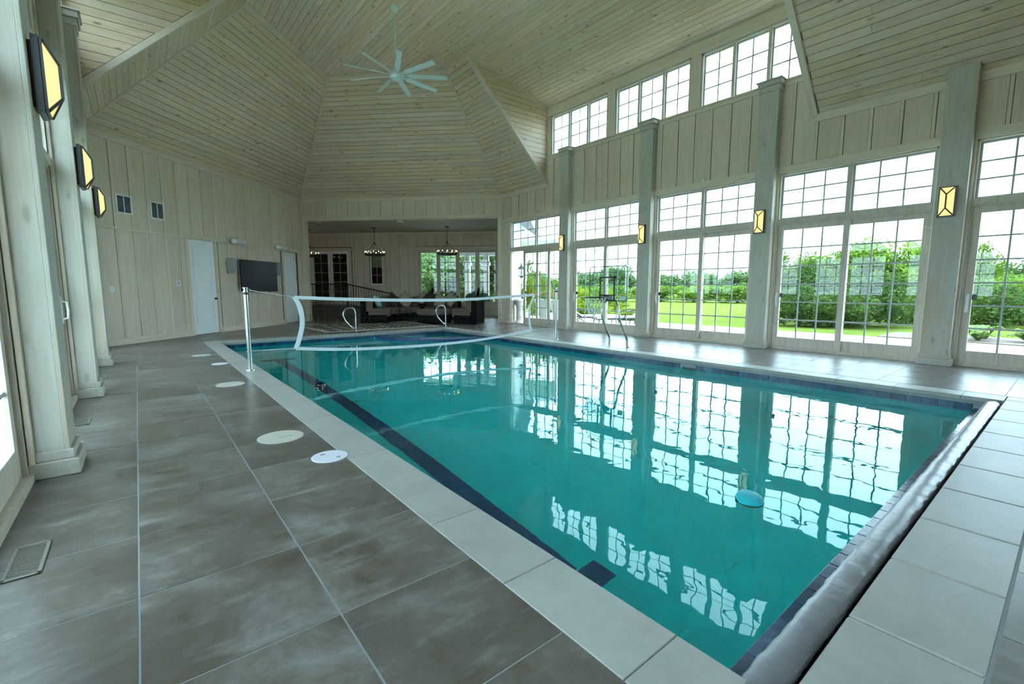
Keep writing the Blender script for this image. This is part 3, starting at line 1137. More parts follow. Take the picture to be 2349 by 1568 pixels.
# ------------------------------------------------------------------ sconces
def make_sconce():
    s = empty('light_sconce')
    h, w_ = .225, .095
    MB().cbox(-w_ + .012, w_ - .012, 0, .03, -h + .02, h - .02, .004).build('back_plate', 'black_plastic', s)
    m = MB()
    m.box(-w_ - .012, -w_, .02, .055, -h - .012, h + .012).box(w_, w_ + .012, .02, .055, -h - .012, h + .012)
    m.box(-w_, w_, .02, .055, h, h + .012).box(-w_, w_, .02, .055, -h - .012, -h)
    m.build('housing', 'bronze', s)
    m = MB()
    a, b = w_ - .004, h - .004
    m.box(-a - .006, -a + .004, .05, .072, -b - .006, b + .006).box(a - .004, a + .006, .05, .072, -b - .006, b + .006)
    m.box(-a, a, .05, .072, b - .004, b + .006).box(-a, a, .05, .072, -b - .006, -b + .004)
    m.build('inner_frame', 'bronze', s)
    r = .105
    v = [(-a, .068, -b), (a, .068, -b), (a, .068, b), (-a, .068, b), (0, .135, -r), (0, .135, r)]
    f = [(0, 1, 4), (1, 2, 5, 4), (2, 3, 5), (3, 0, 4, 5)]
    MB().add(v, f).build('shade_glass', 'sconce_glass', s)
    m = MB()
    m.tube([(0, .137, -r), (0, .137, r)], .011, 6)
    for x_, z_, zr in ((-a, -b, -r), (a, -b, -r), (a, b, r), (-a, b, r)):
        m.tube([(x_, .070, z_), (0, .137, zr)], .010, 6)
    m.build('lattice', 'bronze', s)
    return s


sc0 = make_sconce()
spots = []
for k, y_ in enumerate(PILR[:4]):
    spots.append((FR_R, y_ + .03, ['glowing bronze wall sconce on the pillar beside the lounge opening', 'glowing bronze wall sconce on second window wall pillar from lounge', 'glowing bronze wall sconce on third window wall pillar from lounge', 'glowing bronze wall sconce on the pillar that meets the sloped ceiling'][k]))
for k, y_ in enumerate(PILL[:3]):
    spots.append((FR_L, -y_, ['glowing bronze wall sconce on farthest left pillar, beside wall vents', 'glowing bronze wall sconce on middle left pillar', 'large glowing bronze wall sconce on nearest left pillar'][k]))
for i, (fr, u, lab) in enumerate(spots):
    o = sc0 if i == 0 else copy_tree(sc0)
    p = Vector(fr[0]) + Matrix.Rotation(fr[1], 4, 'Z') @ Vector((u, .20, 0))
    o.location = (p.x, p.y, 2.63)
    o.rotation_euler = (0, 0, fr[1])
    tag(o, lab, 'sconce', 'wall sconces on the pillars')

# ------------------------------------------------------------------ things on the door wall (local frame FR_1)


def on1(name, label, cat, u, z=0.0, y_=0.006, group=None, kind=None):
    p = Vector(FR_1[0]) + Matrix.Rotation(FR_1[1], 4, 'Z') @ Vector((u, y_, 0))
    o = empty(name, (p.x, p.y, z), FR_1[1])
    return tag(o, label, cat, group, kind)


def panel_door(name, u0, u1, label, hinge_hi, rec):
    p = Vector(FR_1[0]) + Matrix.Rotation(FR_1[1], 4, 'Z') @ Vector(((u0 + u1) / 2, rec, 0))
    d = empty(name, (p.x, p.y, 0), FR_1[1])
    tag(d, label, 'door', kind='structure')
    w_ = (u1 - u0) / 2
    H_ = 2.545
    MB().box(-w_ + .012, w_ - .012, -.055, -.022, .012, H_).build('door_leaf', 'white_paint', d)
    m = MB()
    st = .13
    m.box(-w_ + .012, -w_ + st, -.024, 0, .012, H_).box(w_ - st, w_ - .012, -.024, 0, .012, H_)
    for z0, z1 in ((.012, .26), (.92, 1.14), (H_ - .15, H_)):
        m.box(-w_ + st, w_ - st, -.024, 0, z0, z1)
    m.build('door_stiles', 'white_paint', d)
    for z0, z1 in ((.26, .92), (1.14, H_ - .15)):
        MB().cbox(-w_ + st + .035, w_ - st - .035, -.024, -.008, z0 + .035, z1 - .035, .006).build('raised_panel', 'white_paint', d)
    kx = -w_ + .075 if hinge_hi else w_ - .075
    k = MB()
    k.m = Matrix.Translation((kx, 0, .97)) @ Matrix.Rotation(-PI / 2, 4, 'X')
    k.lathe([(.028, 0), (.028, .006), (.011, .01), (.011, .03), (.024, .036), (.03, .05), (.024, .064), (0, .068)], 16)
    k.build('knob', 'dark_metal', d, smooth=True)
    hx = w_ - .006 if hinge_hi else -w_ + .006
    for z in (.25, .95, 1.62, 2.3):
        MB().cbox(hx - .012, hx + .012, -.01, .012, z - .05, z + .05, .003).build('hinge', 'dark_metal', d)
    m = MB().box(-w_, -w_ + .012, -.15, 0, 0, H_ + .015).box(w_ - .012, w_, -.15, 0, 0, H_ + .015).box(-w_, w_, -.15, 0, H_, H_ + .015)
    m.build('jamb', 'wall_trim_v', d)
    MB().box(-w_ - .02, w_ + .02, -.17, -.155, -.02, H_ + .03).build('light_block', 'interior_dark', d)  # unseen panel added to stop outside light leaking around the door
    MB().box(-w_, w_, -.15, -.0, -.004, .011).build('leak_strip', 'dark_metal', d)  # dark strip added to close the bright gap under the leaf
    return d


NDOOR[0] += 1
panel_door('door_%d' % NDOOR[0], *DOORS[0], 'tall white two panel door left of the television', True, .0)
NDOOR[0] += 1
panel_door('door_%d' % NDOOR[0], *DOORS[1], 'shaded white panel door in the corner right of the television', False, -.06)

tv = on1('television', 'large black flat screen television on the pale wall', 'television', 2.83, 1.64, .03)
MB().cbox(-.90, .90, .06, .10, -.49, .49, .006).build('casing', 'black_plastic', tv)
MB().box(-.885, .885, .10, .102, -.465, .48).build('screen', 'tv_glass', tv)
MATS['tv_glass'].node_tree.nodes['Principled BSDF'].inputs['Roughness'].default_value = .2
MB().box(-.25, .25, .0, .06, -.2, .2).build('mount', 'dark_metal', tv)

for lab, u in (('grey faceted wall speaker left of the television', 4.02), ('grey faceted wall speaker tucked behind the television right edge', 1.76)):
    s = on1('box_speaker', lab, 'speaker', u, 1.92, .032, 'grey wall speakers')
    MB().cbox(-.14, .14, 0, .07, -.225, .225, .008).build('cabinet', 'speaker_grey', s)
    poly = [(-.10, -.21), (.10, -.21), (.13, -.12), (.13, .12), (.10, .21), (-.10, .21), (-.13, .12), (-.13, -.12)]
    MB().prism(poly, .07, .10, 'y').build('grille', 'speaker_grey', s)

for lab, u in (('pale cylindrical speaker on bracket above the television, nearer the white door', 3.76), ('pale cylindrical speaker on bracket beside the corner door', 1.63)):
    s = on1('cylinder_speaker', lab, 'speaker', u, 2.64, .06, 'cylindrical speakers above the television')
    m = MB(); m.m = Matrix.Translation((0, .09, 0)) @ Matrix.Rotation(PI / 2, 4, 'Y')
    m.lathe([(.072, -.19), (.075, -.17), (.075, .17), (.072, .19)], 20).build('barrel', 'speaker_light', s, smooth=True)
    for sg in (-1, 1):
        m = MB(); m.m = Matrix.Translation((0, .09, 0)) @ Matrix.Rotation(PI / 2 * sg, 4, 'Y')
        m.lathe([(.078, .185), (.078, .21), (.066, .24), (.035, .265), (0, .27)], 20).build('end_cap', 'white_plastic', s, smooth=True)
    MB().box(-.04, .04, -.028, .04, -.05, .05).build('bracket', 'white_plastic', s)

for lab, u in (('white framed wall vent nearest the left pillars', 7.256), ('white framed wall vent nearer the white door', 6.39)):
    s = on1('air_vent', lab, 'vent', u, 3.12, .008, 'return air vents on the door wall')
    MB().box(-.17, .17, 0, .006, -.19, .19).build('vent_back', 'void_black', s)
    m = MB().box(-.19, -.162, 0, .02, -.205, .205).box(.162, .19, 0, .02, -.205, .205).box(-.162, .162, 0, .02, .178, .205).box(-.162, .162, 0, .02, -.205, -.178).box(-.009, .009, 0, .018, -.178, .178)
    m.build('vent_frame', 'white_plastic', s)
    for q in range(13):
        z = -.165 + q * .0275
        for a0, a1 in ((-.16, -.011), (.011, .16)):
            m = MB(); m.m = Matrix.Translation(((a0 + a1) / 2, .012, z)) @ Matrix.Rotation(RAD(40), 4, 'X')
            m.box(-(a1 - a0) / 2, (a1 - a0) / 2, -.008, .008, -.001, .001).build('louver', 'speaker_grey', s)

s = on1('light_switch', 'white light switch plate on the wall left of the door', 'switch', 7.725, 1.235, .006)
MB().cbox(-.06, .06, 0, .008, -.06, .06, .003).build('plate', 'white_plastic', s)
for dx in (-.025, .025):
    MB().cbox(dx - .014, dx + .014, .008, .013, -.03, .03, .002).build('rocker', 'white_plastic', s)
s = on1('thermostat', 'small white thermostat beside the white door', 'thermostat', 5.94, 1.385, .006)
MB().cbox(-.062, .062, 0, .024, -.06, .06, .005).build('case', 'white_plastic', s)
MB().box(-.02, .03, .024, .026, -.03, .03).build('display', 'speaker_grey', s)
p = (XR - .008, 5.79, 3.72)
s = empty('motion_sensor', p, PI / 2)
tag(s, 'small white motion sensor on the panel above the window bay', 'sensor')
MB().cbox(-.04, .04, 0, .03, -.06, .06, .006).build('case', 'white_plastic', s)
MB().cbox(-.025, .025, .03, .036, -.03, .02, .004).build('lens', 'speaker_light', s)

# ------------------------------------------------------------------ ceiling fan
fan = empty('ceiling_fan', (4.94, 10.28, ZC))
tag(fan, 'pale nine blade ceiling fan on a long rod', 'fan')
MB().lathe([(0, 0), (.085, -.002), (.09, -.03), (.07, -.10), (.03, -.13), (0, -.13)], 24).build('canopy', 'fan_paint', fan, smooth=True)
hz = -1.45
MB().tube([(0, 0, -.1), (0, 0, hz + .12)], .016, 10).build('rod', 'fan_paint', fan, smooth=True)
MB().lathe([(0, .14), (.05, .14), (.06, .06), (.16, .045), (.17, .02), (.17, -.02), (.13, -.03), (.125, -.085), (.09, -.10), (0, -.105)], 28, (0, 0, hz)).build('motor', 'fan_paint', fan, smooth=True)
for k in range(9):
    a_ = RAD(8 + 40 * k)
    m = MB()
    m.m = Matrix.Translation((0, 0, hz + .0)) @ Matrix.Rotation(a_, 4, 'Z')
    v, f = [], []
    for i, r in enumerate((.15, .26, .3, 1.14)):
        w_ = (.028, .032, .062, .056)[i]
        tw = -RAD((14, 18, 20, 17)[i])
        for s_ in (-1, 1):
            for h_ in (-.006, .006):
                v.append((r, s_ * w_ * math.cos(tw) - h_ * math.sin(tw), s_ * w_ * math.sin(tw) + h_))
    for i in range(3):
        b = i * 4
        f += [(b, b + 4, b + 6, b + 2), (b + 1, b + 3, b + 7, b + 5), (b, b + 1, b + 5, b + 4), (b + 2, b + 6, b + 7, b + 3)]
    f += [(0, 2, 3, 1), (12, 13, 15, 14)]
    m.add(v, f).build('blade', 'fan_paint', fan)

# ------------------------------------------------------------------ floor fittings
for i, (x, y_, r, mt, lab, slots) in enumerate((
        (.868, 10.40, .155, 'lid_cream', 'round cream access lid in the deck farthest from the camera', 0),
        (1.005, 9.04, .125, 'lid_white', 'small round white lid beside the coping, second farthest', 0),
        (.878, 6.99, .17, 'lid_cream', 'round cream access lid in the deck just before the net post', 0),
        (.868, 4.21, .18, 'lid_cream', 'large round cream access lid in the middle of the deck', 1),
        (1.043, 3.475, .13, 'lid_white', 'round bright white skimmer lid with two dark slots', 2))):
    s = empty('deck_lid', (x, y_, 0))
    tag(s, lab, 'lid', 'round lids in the left deck')
    MB().lathe([(r, 0), (r, .004), (r - .006, .006), (0, .006)], 40).build('disc', mt, s)
    if slots == 2:
        MB().box(-.05, -.015, .05, .066, .006, .007).build('slot', 'lid_slot', s)
        MB().box(.03, .06, -.066, -.05, .006, .007).build('slot', 'lid_slot', s)
    elif slots == 1:
        MB().box(-.02, .09, -.03, -.024, .006, .0068).build('slot', 'lid_slot', s)
for i, (x, y_, lab) in enumerate(((-.485, 2.99, 'floor register with dark slats at the lower left edge'), (-.497, 5.92, 'floor register between the nearest left pillars'), (-.47, 8.72, 'small floor register before the farthest left pillar'))):
    s = empty('floor_register', (x, y_, 0))
    tag(s, lab, 'vent', 'floor registers along the left wall')
    wx, wy = .065, .175
    MB().box(-wx + .012, wx - .012, -wy + .012, wy - .012, .0005, .002).build('register_back', 'void_black', s)
    m = MB().cbox(-wx, -wx + .016, -wy, wy, 0, .007, .002).cbox(wx - .016, wx, -wy, wy, 0, .007, .002).cbox(-wx, wx, -wy, -wy + .016, 0, .007, .002).cbox(-wx, wx, wy - .016, wy, 0, .007, .002)
    m.build('register_frame', 'vent_metal', s)
    for q in range(20):
        yy = -wy + .026 + q * (2 * wy - .052) / 19
        MB().box(-wx + .014, wx - .014, yy - .0035, yy + .0035, .002, .005).build('slat', 'vent_metal', s)

# ------------------------------------------------------------------ volleyball net and posts
for lab, x, y_ in (('steel net post on the left coping', 1.285, 8.017), ('steel net post on the right deck before the windows', 7.945, 8.11)):
    s = empty('net_post', (x, y_, 0))
    tag(s, lab, 'post', 'steel posts of the pool net')
    MB().tube([(0, 0, 0), (0, 0, 1.19)], .031, 16).build('pole', 'steel', s, smooth=True)
    MB().lathe([(.062, 0), (.062, .008), (.055, .018), (.033, .02)], 24).build('flange', 'steel', s, smooth=True)
    MB().lathe([(.034, 1.165), (.038, 1.17), (.038, 1.195), (.034, 1.2)], 20).build('collar', 'rim_black', s, smooth=True)
    MB().lathe([(.036, 1.2), (.036, 1.215), (.026, 1.225), (.026, 1.25), (.037, 1.258), (.037, 1.272), (0, 1.275)], 20).build('cap', 'steel', s, smooth=True)
    sg = 1 if x < 4 else -1
    e = [(sg * (.045 + .018 * math.cos(a_)), 0, 1.232 + .018 * math.sin(a_)) for a_ in [2 * PI * q / 14 for q in range(14)]]
    MB().tube(e, .004, 6, closed=True).build('eye_ring', 'steel', s, smooth=True)
    MB().tube([(-.035 * sg, .0, .30), (0, -.036, .305), (.036 * sg, 0, .30), (0, .036, .30)], .007, 6, closed=True).build('knot', 'rope_white', s)


def crv(pts, n=10):
    """Catmull-Rom through points"""
    P = [Vector(p) for p in pts]
    P = [2 * P[0] - P[1]] + P + [2 * P[-1] - P[-2]]
    out = []
    for i in range(1, len(P) - 2):
        for k in range(n):
            t_ = k / n
            a, b, c, d = P[i - 1], P[i], P[i + 1], P[i + 2]
            out.append(.5 * ((2 * b) + (c - a) * t_ + (2 * a - 5 * b + 4 * c - d) * t_ ** 2 + (3 * b - a - 3 * c + d) * t_ ** 3))
    out.append(P[-2])
    return out


net = empty('pool_volleyball_net', (4.6, 8.06, 0))
tag(net, 'sagging white bordered volleyball net stretched across the pool', 'net')
TOPL = crv([(1.979, 8.027, 1.115), (2.855, 8.039, 1.070), (4.11, 8.056, 1.034), (5.421, 8.074, 1.032), (7.208, 8.099, 1.107)])
BOTL = crv([(1.957, 8.026, .284), (2.5, 8.034, .225), (3.215, 8.044, .179), (4.567, 8.063, .144), (5.869, 8.081, .176), (7.131, 8.098, .284)])
LEFT = crv([(1.979, 8.027, 1.115), (2.05, 8.028, .95), (2.075, 8.028, .70), (2.02, 8.027, .452), (1.957, 8.026, .284)])
RIGHT = crv([(7.208, 8.099, 1.107), (7.09, 8.097, .86), (7.061, 8.097, .614), (7.08, 8.097, .42), (7.131, 8.098, .284)])


def ribbon(pts, wz, nm, vert=False):
    v, f = [], []
    for p in pts:
        for s_ in (-1, 1):
            for d in (-.004, .004):
                if vert:
                    v.append((p.x + s_ * wz / 2 - net.location.x, p.y + d - net.location.y, p.z))
                else:
                    v.append((p.x - net.location.x, p.y + d - net.location.y, p.z + s_ * wz / 2))
    for i in range(len(pts) - 1):
        b = i * 4
        f += [(b, b + 4, b + 6, b + 2), (b + 1, b + 3, b + 7, b + 5), (b, b + 1, b + 5, b + 4), (b + 2, b + 6, b + 7, b + 3)]
    f += [(0, 2, 3, 1), tuple(len(v) - 4 + q for q in (0, 1, 3, 2))]
    MB().add(v, f).build(nm, 'net_white', net)


ribbon(TOPL, .055, 'top_tape')
ribbon(BOTL, .05, 'bottom_tape')
ribbon(LEFT, .075, 'side_tape', True)
ribbon(RIGHT, .06, 'side_tape', True)


def along(pts, t_):
    i = min(int(t_ * (len(pts) - 1)), len(pts) - 2)
    return pts[i].lerp(pts[i + 1], t_ * (len(pts) - 1) - i)


def net_pt(s_, t_):
    a, b = along(TOPL, s_), along(BOTL, s_)
    l, r = along(LEFT, t_), along(RIGHT, t_)
    c00, c10, c01, c11 = TOPL[0], TOPL[-1], BOTL[0], BOTL[-1]
    p = a.lerp(b, t_) + l.lerp(r, s_) - (c00.lerp(c10, s_)).lerp(c01.lerp(c11, s_), t_)
    return p - net.location


m = MB()
NS, NT = 46, 8
for i in range(1, NS):
    m.tube([net_pt(i / NS, q / 6) for q in range(7)], .0016, 4)
for j in range(1, NT):
    m.tube([net_pt(q / 20, j / NT) for q in range(21)], .0016, 4)
m.build('netting', 'net_cord', net)['kind'] = 'stuff'
for a, b in (((1.985, 8.027, 1.112), (1.345, 8.017, 1.23)), ((7.20, 8.099, 1.107), (7.885, 8.11, 1.23)), ((1.96, 8.026, .285), (1.31, 8.017, .30)), ((7.128, 8.098, .284), (7.92, 8.11, .30))):
    MB().tube([Vector(a) - net.location, Vector(b) - net.location], .005, 6).build('rope', 'rope_white', net)
for p in ((2.0, 8.02, 1.10), (1.985, 8.018, .29), (7.19, 8.09, 1.10), (7.12, 8.09, .285)):
    q = Vector(p) - net.location
    MB().lathe([(.012, -.006), (.012, .006)], 12, q).build('grommet', 'steel', net)

# ------------------------------------------------------------------ basketball hoop
hoop = empty('basketball_hoop', (8.13, 6.36, 0))
tag(hoop, 'poolside basketball hoop with clear backboard on two steel legs', 'basketball hoop')


def H(p):
    return Vector(p) - Vector((8.13, 6.36, 0))


legs = ([(8.13, 6.60, 0), (8.125, 6.60, .14), (8.11, 6.60, .21), (8.05, 6.60, .31), (7.89, 6.60, .60), (7.86, 6.60, .70), (7.86, 6.60, .80), (7.89, 6.585, .92), (7.93, 6.55, .99), (7.95, 6.50, 1.02)],
        [(8.12, 6.11, 0), (8.115, 6.11, .14), (8.09, 6.11, .21), (8.03, 6.11, .31), (7.86, 6.11, .58), (7.83, 6.11, .68), (7.83, 6.13, .80), (7.85, 6.18, .92), (7.90, 6.26, .99), (7.93, 6.33, 1.02)])
for L_ in legs:
    lg = MB().tube([H(p) for p in crv(L_, 5)], .024, 12).build('leg', 'steel', hoop, smooth=True)
    MB().lathe([(.06, 0), (.06, .008), (.03, .018)], 20, H(L_[0])).build('flange', 'steel', lg, smooth=True)
bx = 7.86
by0, by1, bz0, bz1 = 5.93, 6.99, .97, 1.745


def rrect(y0, y1, z0, z1, r, n=5):
    out = []
    for cy_, cz, a0 in ((y1 - r, z1 - r, 0), (y0 + r, z1 - r, PI / 2), (y0 + r, z0 + r, PI), (y1 - r, z0 + r, PI * 1.5)):
        for k in range(n + 1):
            a_ = a0 + PI / 2 * k / n
            out.append((cy_ + r * math.cos(a_), cz + r * math.sin(a_)))
    return out


pl = [(p[0] - 6.36, p[1]) for p in rrect(by0, by1, bz0, bz1, .05)]
bb = MB().prism(pl, bx - 8.13 - .006, bx - 8.13 + .006, 'x').build('backboard', 'window_glass', hoop)
pl2 = [H((bx - .004, p[0], p[1])) for p in rrect(by0 + .025, by1 - .025, bz0 + .025, bz1 - .025, .05)]
MB().tube(pl2, .009, 6, closed=True).build('border_line', 'rim_black', bb)
m = MB()
m.m = Matrix.Translation((-8.13, -6.36, 0))
for a in ((6.255, 6.285), (6.635, 6.665)):
    m.box(bx - .03, bx - .004, a[0], a[1], 1.0, 1.50)
m.box(bx - .03, bx - .004, 6.255, 6.665, 1.475, 1.505).box(bx - .03, bx - .004, 6.255, 6.665, 1.10, 1.125).box(bx - .03, bx - .004, 6.255, 6.665, .985, 1.015)
m.build('support_frame', 'black_plastic', hoop)
MB().cbox(bx - .10 - 8.13, bx + .09 - 8.13, .04, .16, 1.0, 1.10, .01).build('bracket', 'black_plastic', hoop)
MB().box(bx + .008 - 8.13, bx + .010 - 8.13, -.37, -.24, 1.0, 1.11).build('warning_label', 'white_plastic', bb)
MB().box(bx + .008 - 8.13, bx + .011 - 8.13, -.37, -.24, 1.095, 1.115).build('warning_stripe', 'orange_mark', bb)
rc = Vector((7.47, 6.46, 1.07))
rr = .23
rim = MB().tube([H(rc) + Vector((rr * math.cos(2 * PI * k / 32), rr * math.sin(2 * PI * k / 32), 0)) for k in range(32)], .010, 8, closed=True).build('rim', 'black_plastic', hoop, smooth=True)
MB().tube([H((7.70, 6.46, 1.07)), H((7.84, 6.46, 1.06))], .016, 8).build('rim_arm', 'black_plastic', hoop)
m = MB()
nk = 14
for k in range(nk):
    for sg in (-1, 1):
        pts = []
        for q in range(9):
            tq = q / 8
            a_ = 2 * PI * (k + sg * tq * 2.0) / nk
            r_ = rr * (1 - .42 * tq ** .7)
            pts.append(H(rc) + Vector((r_ * math.cos(a_), r_ * math.sin(a_), -.36 * tq)))
        m.tube(pts, .004, 4)
m.build('net_mesh', 'net_white', hoop)['kind'] = 'stuff'

# ------------------------------------------------------------------ stainless grab rails
for lab, x, y_ in (('curved steel grab rail at the middle of the far pool edge', 4.78, 12.97), ('curved steel grab rail at the far corner beside the spa', 7.72, 12.97)):
    s = empty('grab_rail', (x, y_, 0))
    tag(s, lab, 'grab rail', 'steel grab rails at the far pool edge')
    loop = crv([(0, 0, 0), (0, 0, .25), (.0, 0, .5), (-.035, 0, .66), (-.13, 0, .71), (-.27, .0, .68), (-.345, 0, .55), (-.31, 0, .38), (-.20, 0, .24), (-.09, 0, .14), (-.005, 0, .13)], 6)
    MB().tube(loop, .021, 10).build('loop_tube', 'steel', s, smooth=True)
    MB().lathe([(.05, 0), (.05, .008), (.03, .016)], 18).build('flange', 'steel', s, smooth=True)

# ------------------------------------------------------------------ floating disc
s = empty('floating_disc', (3.13, 1.31, WZ + .01))
s.rotation_euler = (RAD(11), RAD(-12), 0)
tag(s, 'round turquoise disc with black and yellow rim in the water', 'pool float')
MB().lathe([(0, .014), (.075, .014), (.085, .009), (.087, .002)], 32).build('top', 'disc_turquoise', s, smooth=True)
MB().lathe([(.0871, .002), (.089, -.006), (.087, -.014)], 32).build('rim', 'rim_black', s, smooth=True)
MB().lathe([(.087, -.014), (.087, -.02), (0, -.05)], 32).build('underside', 'rim_yellow', s, smooth=True)

# ------------------------------------------------------------------ lounge (frame of the opening wall, y negative goes into the lounge)
LD = -3.97
LZ = 3.80
LU1 = 10.3


def LW(u, v, z=0.0):
    p = R0 + Matrix.Rotation(RAD(135), 4, 'Z') @ Vector((u, v, 0))
    return Vector((p.x, p.y, z))


FR_LB = (tuple(LW(0, LD)), RAD(135))
FRD = (7.66, 9.53, .43, 2.98)       # french doors u0,u1,z0,z1
LWN = (6.04, 6.66, 1.42, 3.05)
LSL = (.67, 4.37, .47, 3.0)
lb = wall('wall_lounge_back', FR_LB, [(-.2, .67, -.05, LZ), (.67, 4.37, -.05, .47), (.67, 4.37, 3.0, LZ), (4.37, 6.04, -.05, LZ), (6.04, 6.66, -.05, 1.42), (6.04, 6.66, 3.05, LZ), (6.66, 7.66, -.05, LZ), (7.66, 9.53, -.05, .43), (7.66, 9.53, 2.98, LZ), (9.53, LU1, -.05, LZ)],
          'board and batten back wall of the lounge')
battens(lb, -.2, LU1, 3.16, LZ - .1, .43, .1)
battens(lb, 4.52, 5.9, .43, 3.16, .43, .1)
battens(lb, 6.8, 7.5, .43, 3.16, .43, .1)
battens(lb, 9.66, LU1, .43, 3.16, .43, .1)
battens(lb, 5.9, 6.8, .0, 1.30, .43, .1)
battens(lb, .5, 4.52, .0, .36, .43, .1)
battens(lb, -.2, .54, 0, 3.16, .43, .1)
battens(lb, 4.52, 5.9, 0, .43, .43, .1)
rail(lb, -.2, LU1, LZ - .1, LZ, name='crown_board')
rail(lb, 4.5, 5.92, 2.63, 2.68, name='mid_rail'); rail(lb, 6.78, 7.53, 2.63, 2.68, name='mid_rail')
for (a, b, z0, z1) in (FRD, LWN, LSL):
    rail(lb, a - .13, a, z0 - (.12 if z0 > .6 else 0), z1, d=.04, name='window_casing', mat='wall_trim_v')
    rail(lb, b, b + .13, z0 - (.12 if z0 > .6 else 0), z1, d=.04, name='window_casing', mat='wall_trim_v')
    rail(lb, a - .15, b + .15, z1, z1 + .14, d=.05, name='window_head')
    if z0 > .44:
        rail(lb, a - .13, b + .13, z0 - .12, z0, d=.045, name='window_apron')
NDOOR[0] += 1
d = empty('door_%d' % NDOOR[0], *FR_LB)
tag(d, 'dark gridded french doors at the lounge left behind the railing', 'door', kind='structure')
um = (FRD[0] + FRD[1]) / 2
for a, b in ((FRD[0] + .02, um - .01), (um + .01, FRD[1] - .02)):
    sash(d, a, b, .45, 2.96, -.06, 2, 5, .11, bot=.24, mat='white_paint', name='door_leaf')
MB().box(FRD[0], FRD[0] + .02, -.14, 0, .43, 2.98).box(FRD[1] - .02, FRD[1], -.14, 0, .43, 2.98).box(FRD[0], FRD[1], -.14, 0, 2.96, 2.98).build('door_frame', 'white_paint', d)
NWIN[0] += 1
w = empty('window_%d' % NWIN[0], *FR_LB)
tag(w, 'narrow lounge window with a half drawn yellow shade', 'window', kind='structure')
sash(w, LWN[0], LWN[1], LWN[2], LWN[3], -.06, 2, 4, .06, mat='white_paint')
MB().box(LWN[0] + .06, LWN[1] - .06, -.12, -.11, 2.22, 2.95).build('roller_shade', 'shade_cloth', w)
NWIN[0] += 1
w = empty('window_%d' % NWIN[0], *FR_LB)
tag(w, 'wide four panel gridded sliding window at the lounge back', 'window', kind='structure')
ww = (LSL[1] - LSL[0] - .08) / 4
for k in range(4):
    a = LSL[0] + .04 + k * ww
    sash(w, a, a + ww, LSL[2] + .03, LSL[3] - .04, -.06 if k in (1, 2) else -.11, 2, 5, .09, bot=.16, name='sash')
MB().box(LSL[0], LSL[0] + .04, -.16, 0, LSL[2], LSL[3]).box(LSL[1] - .04, LSL[1], -.16, 0, LSL[2], LSL[3]).box(LSL[0], LSL[1], -.16, 0, LSL[3] - .04, LSL[3]).box(LSL[0], LSL[1], -.16, 0, LSL[2], LSL[2] + .03).build('window_frame', 'door_frame_wood', w)
# dark room behind the french doors and window
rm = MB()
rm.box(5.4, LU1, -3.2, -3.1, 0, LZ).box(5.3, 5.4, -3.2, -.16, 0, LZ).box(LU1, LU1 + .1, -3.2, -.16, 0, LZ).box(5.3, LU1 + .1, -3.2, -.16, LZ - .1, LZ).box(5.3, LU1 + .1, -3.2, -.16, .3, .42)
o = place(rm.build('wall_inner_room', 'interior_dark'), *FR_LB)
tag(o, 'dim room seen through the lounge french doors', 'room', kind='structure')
# side walls, ceiling
o = MB().box(LU1, LU1 + .16, LD, 0.6, -.05, LZ).build('wall_lounge_left', 'wall_ply'); place(o, *FR_2)
tag(o, 'side wall of the lounge hidden behind the corner', 'wall', kind='structure')
o = MB().box(D2L, LU1 + .1, -.16, 0.0, -.05, LZ).build('wall_lounge_return', 'wall_ply'); place(o, *FR_2)
tag(o, 'short return wall behind the far corner', 'wall', kind='structure')
o = MB().box(-.16, 0, LD, -.02, -.05, LZ).build('wall_lounge_right', 'wall_ply'); place(o, *FR_2)
tag(o, 'side wall of the lounge behind the right opening post', 'wall', kind='structure')
o = MB().box(-.16, LU1 + .16, LD - .16, -.165, LZ, LZ + .2).build('ceiling', 'lounge_ceiling'); place(o, *FR_2)
tag(o, 'low flat ceiling of the lounge', 'ceiling', kind='structure')
# platform and ramp
pf_ = empty('raised_landing', LW(8.6, LD + .65), RAD(135))
tag(pf_, 'dark raised landing and ramp along the lounge back wall', 'platform', kind='structure')
MB().box(-1.5, 1.7, -.645, .55, 0, .43).build('landing_block', 'platform_face', pf_)
mm = MB()
mm.add([(-3.8, -.645, 0), (-1.5, -.645, 0), (-1.5, .55, 0), (-3.8, .55, 0), (-1.5, -.645, .43), (-1.5, .55, .43)], [(0, 1, 2, 3), (0, 3, 5, 4), (1, 4, 5, 2), (0, 4, 1), (3, 2, 5)])
mm.build('ramp', 'platform_face', pf_)
rl = empty('iron_railing', LW(8.6, LD + 1.15), RAD(135))
tag(rl, 'black iron railing sloping down along the lounge ramp', 'railing')
zt = lambda u: 1.44 if u > -1.35 else 1.44 + (u + 1.35) * .205
zb = lambda u: .47 if u > -1.5 else max(.06, .47 + (u + 1.5) * .187)
MB().tube([(1.6, 0, 1.44), (-1.35, 0, 1.44), (-3.42, 0, zt(-3.42)), (-3.48, 0, zt(-3.48) - .02), (-3.48, 0, zt(-3.48) - .12)], .024, 8).build('top_rail', 'iron', rl, smooth=True)
MB().tube([(1.6, 0, .52), (-1.5, 0, .52), (-3.42, 0, zb(-3.42) + .05)], .014, 6).build('bottom_rail', 'iron', rl)
u = 1.55
while u > -3.4:
    MB().box(u - .008, u + .008, -.008, .008, zb(u) + .03, zt(u)).build('baluster', 'iron', rl)
    u -= .118
for u in (1.6, -1.35, -3.42):
    MB().box(u - .02, u + .02, -.02, .02, zb(u) - .04, zt(u)).build('post', 'iron', rl)

# chandeliers


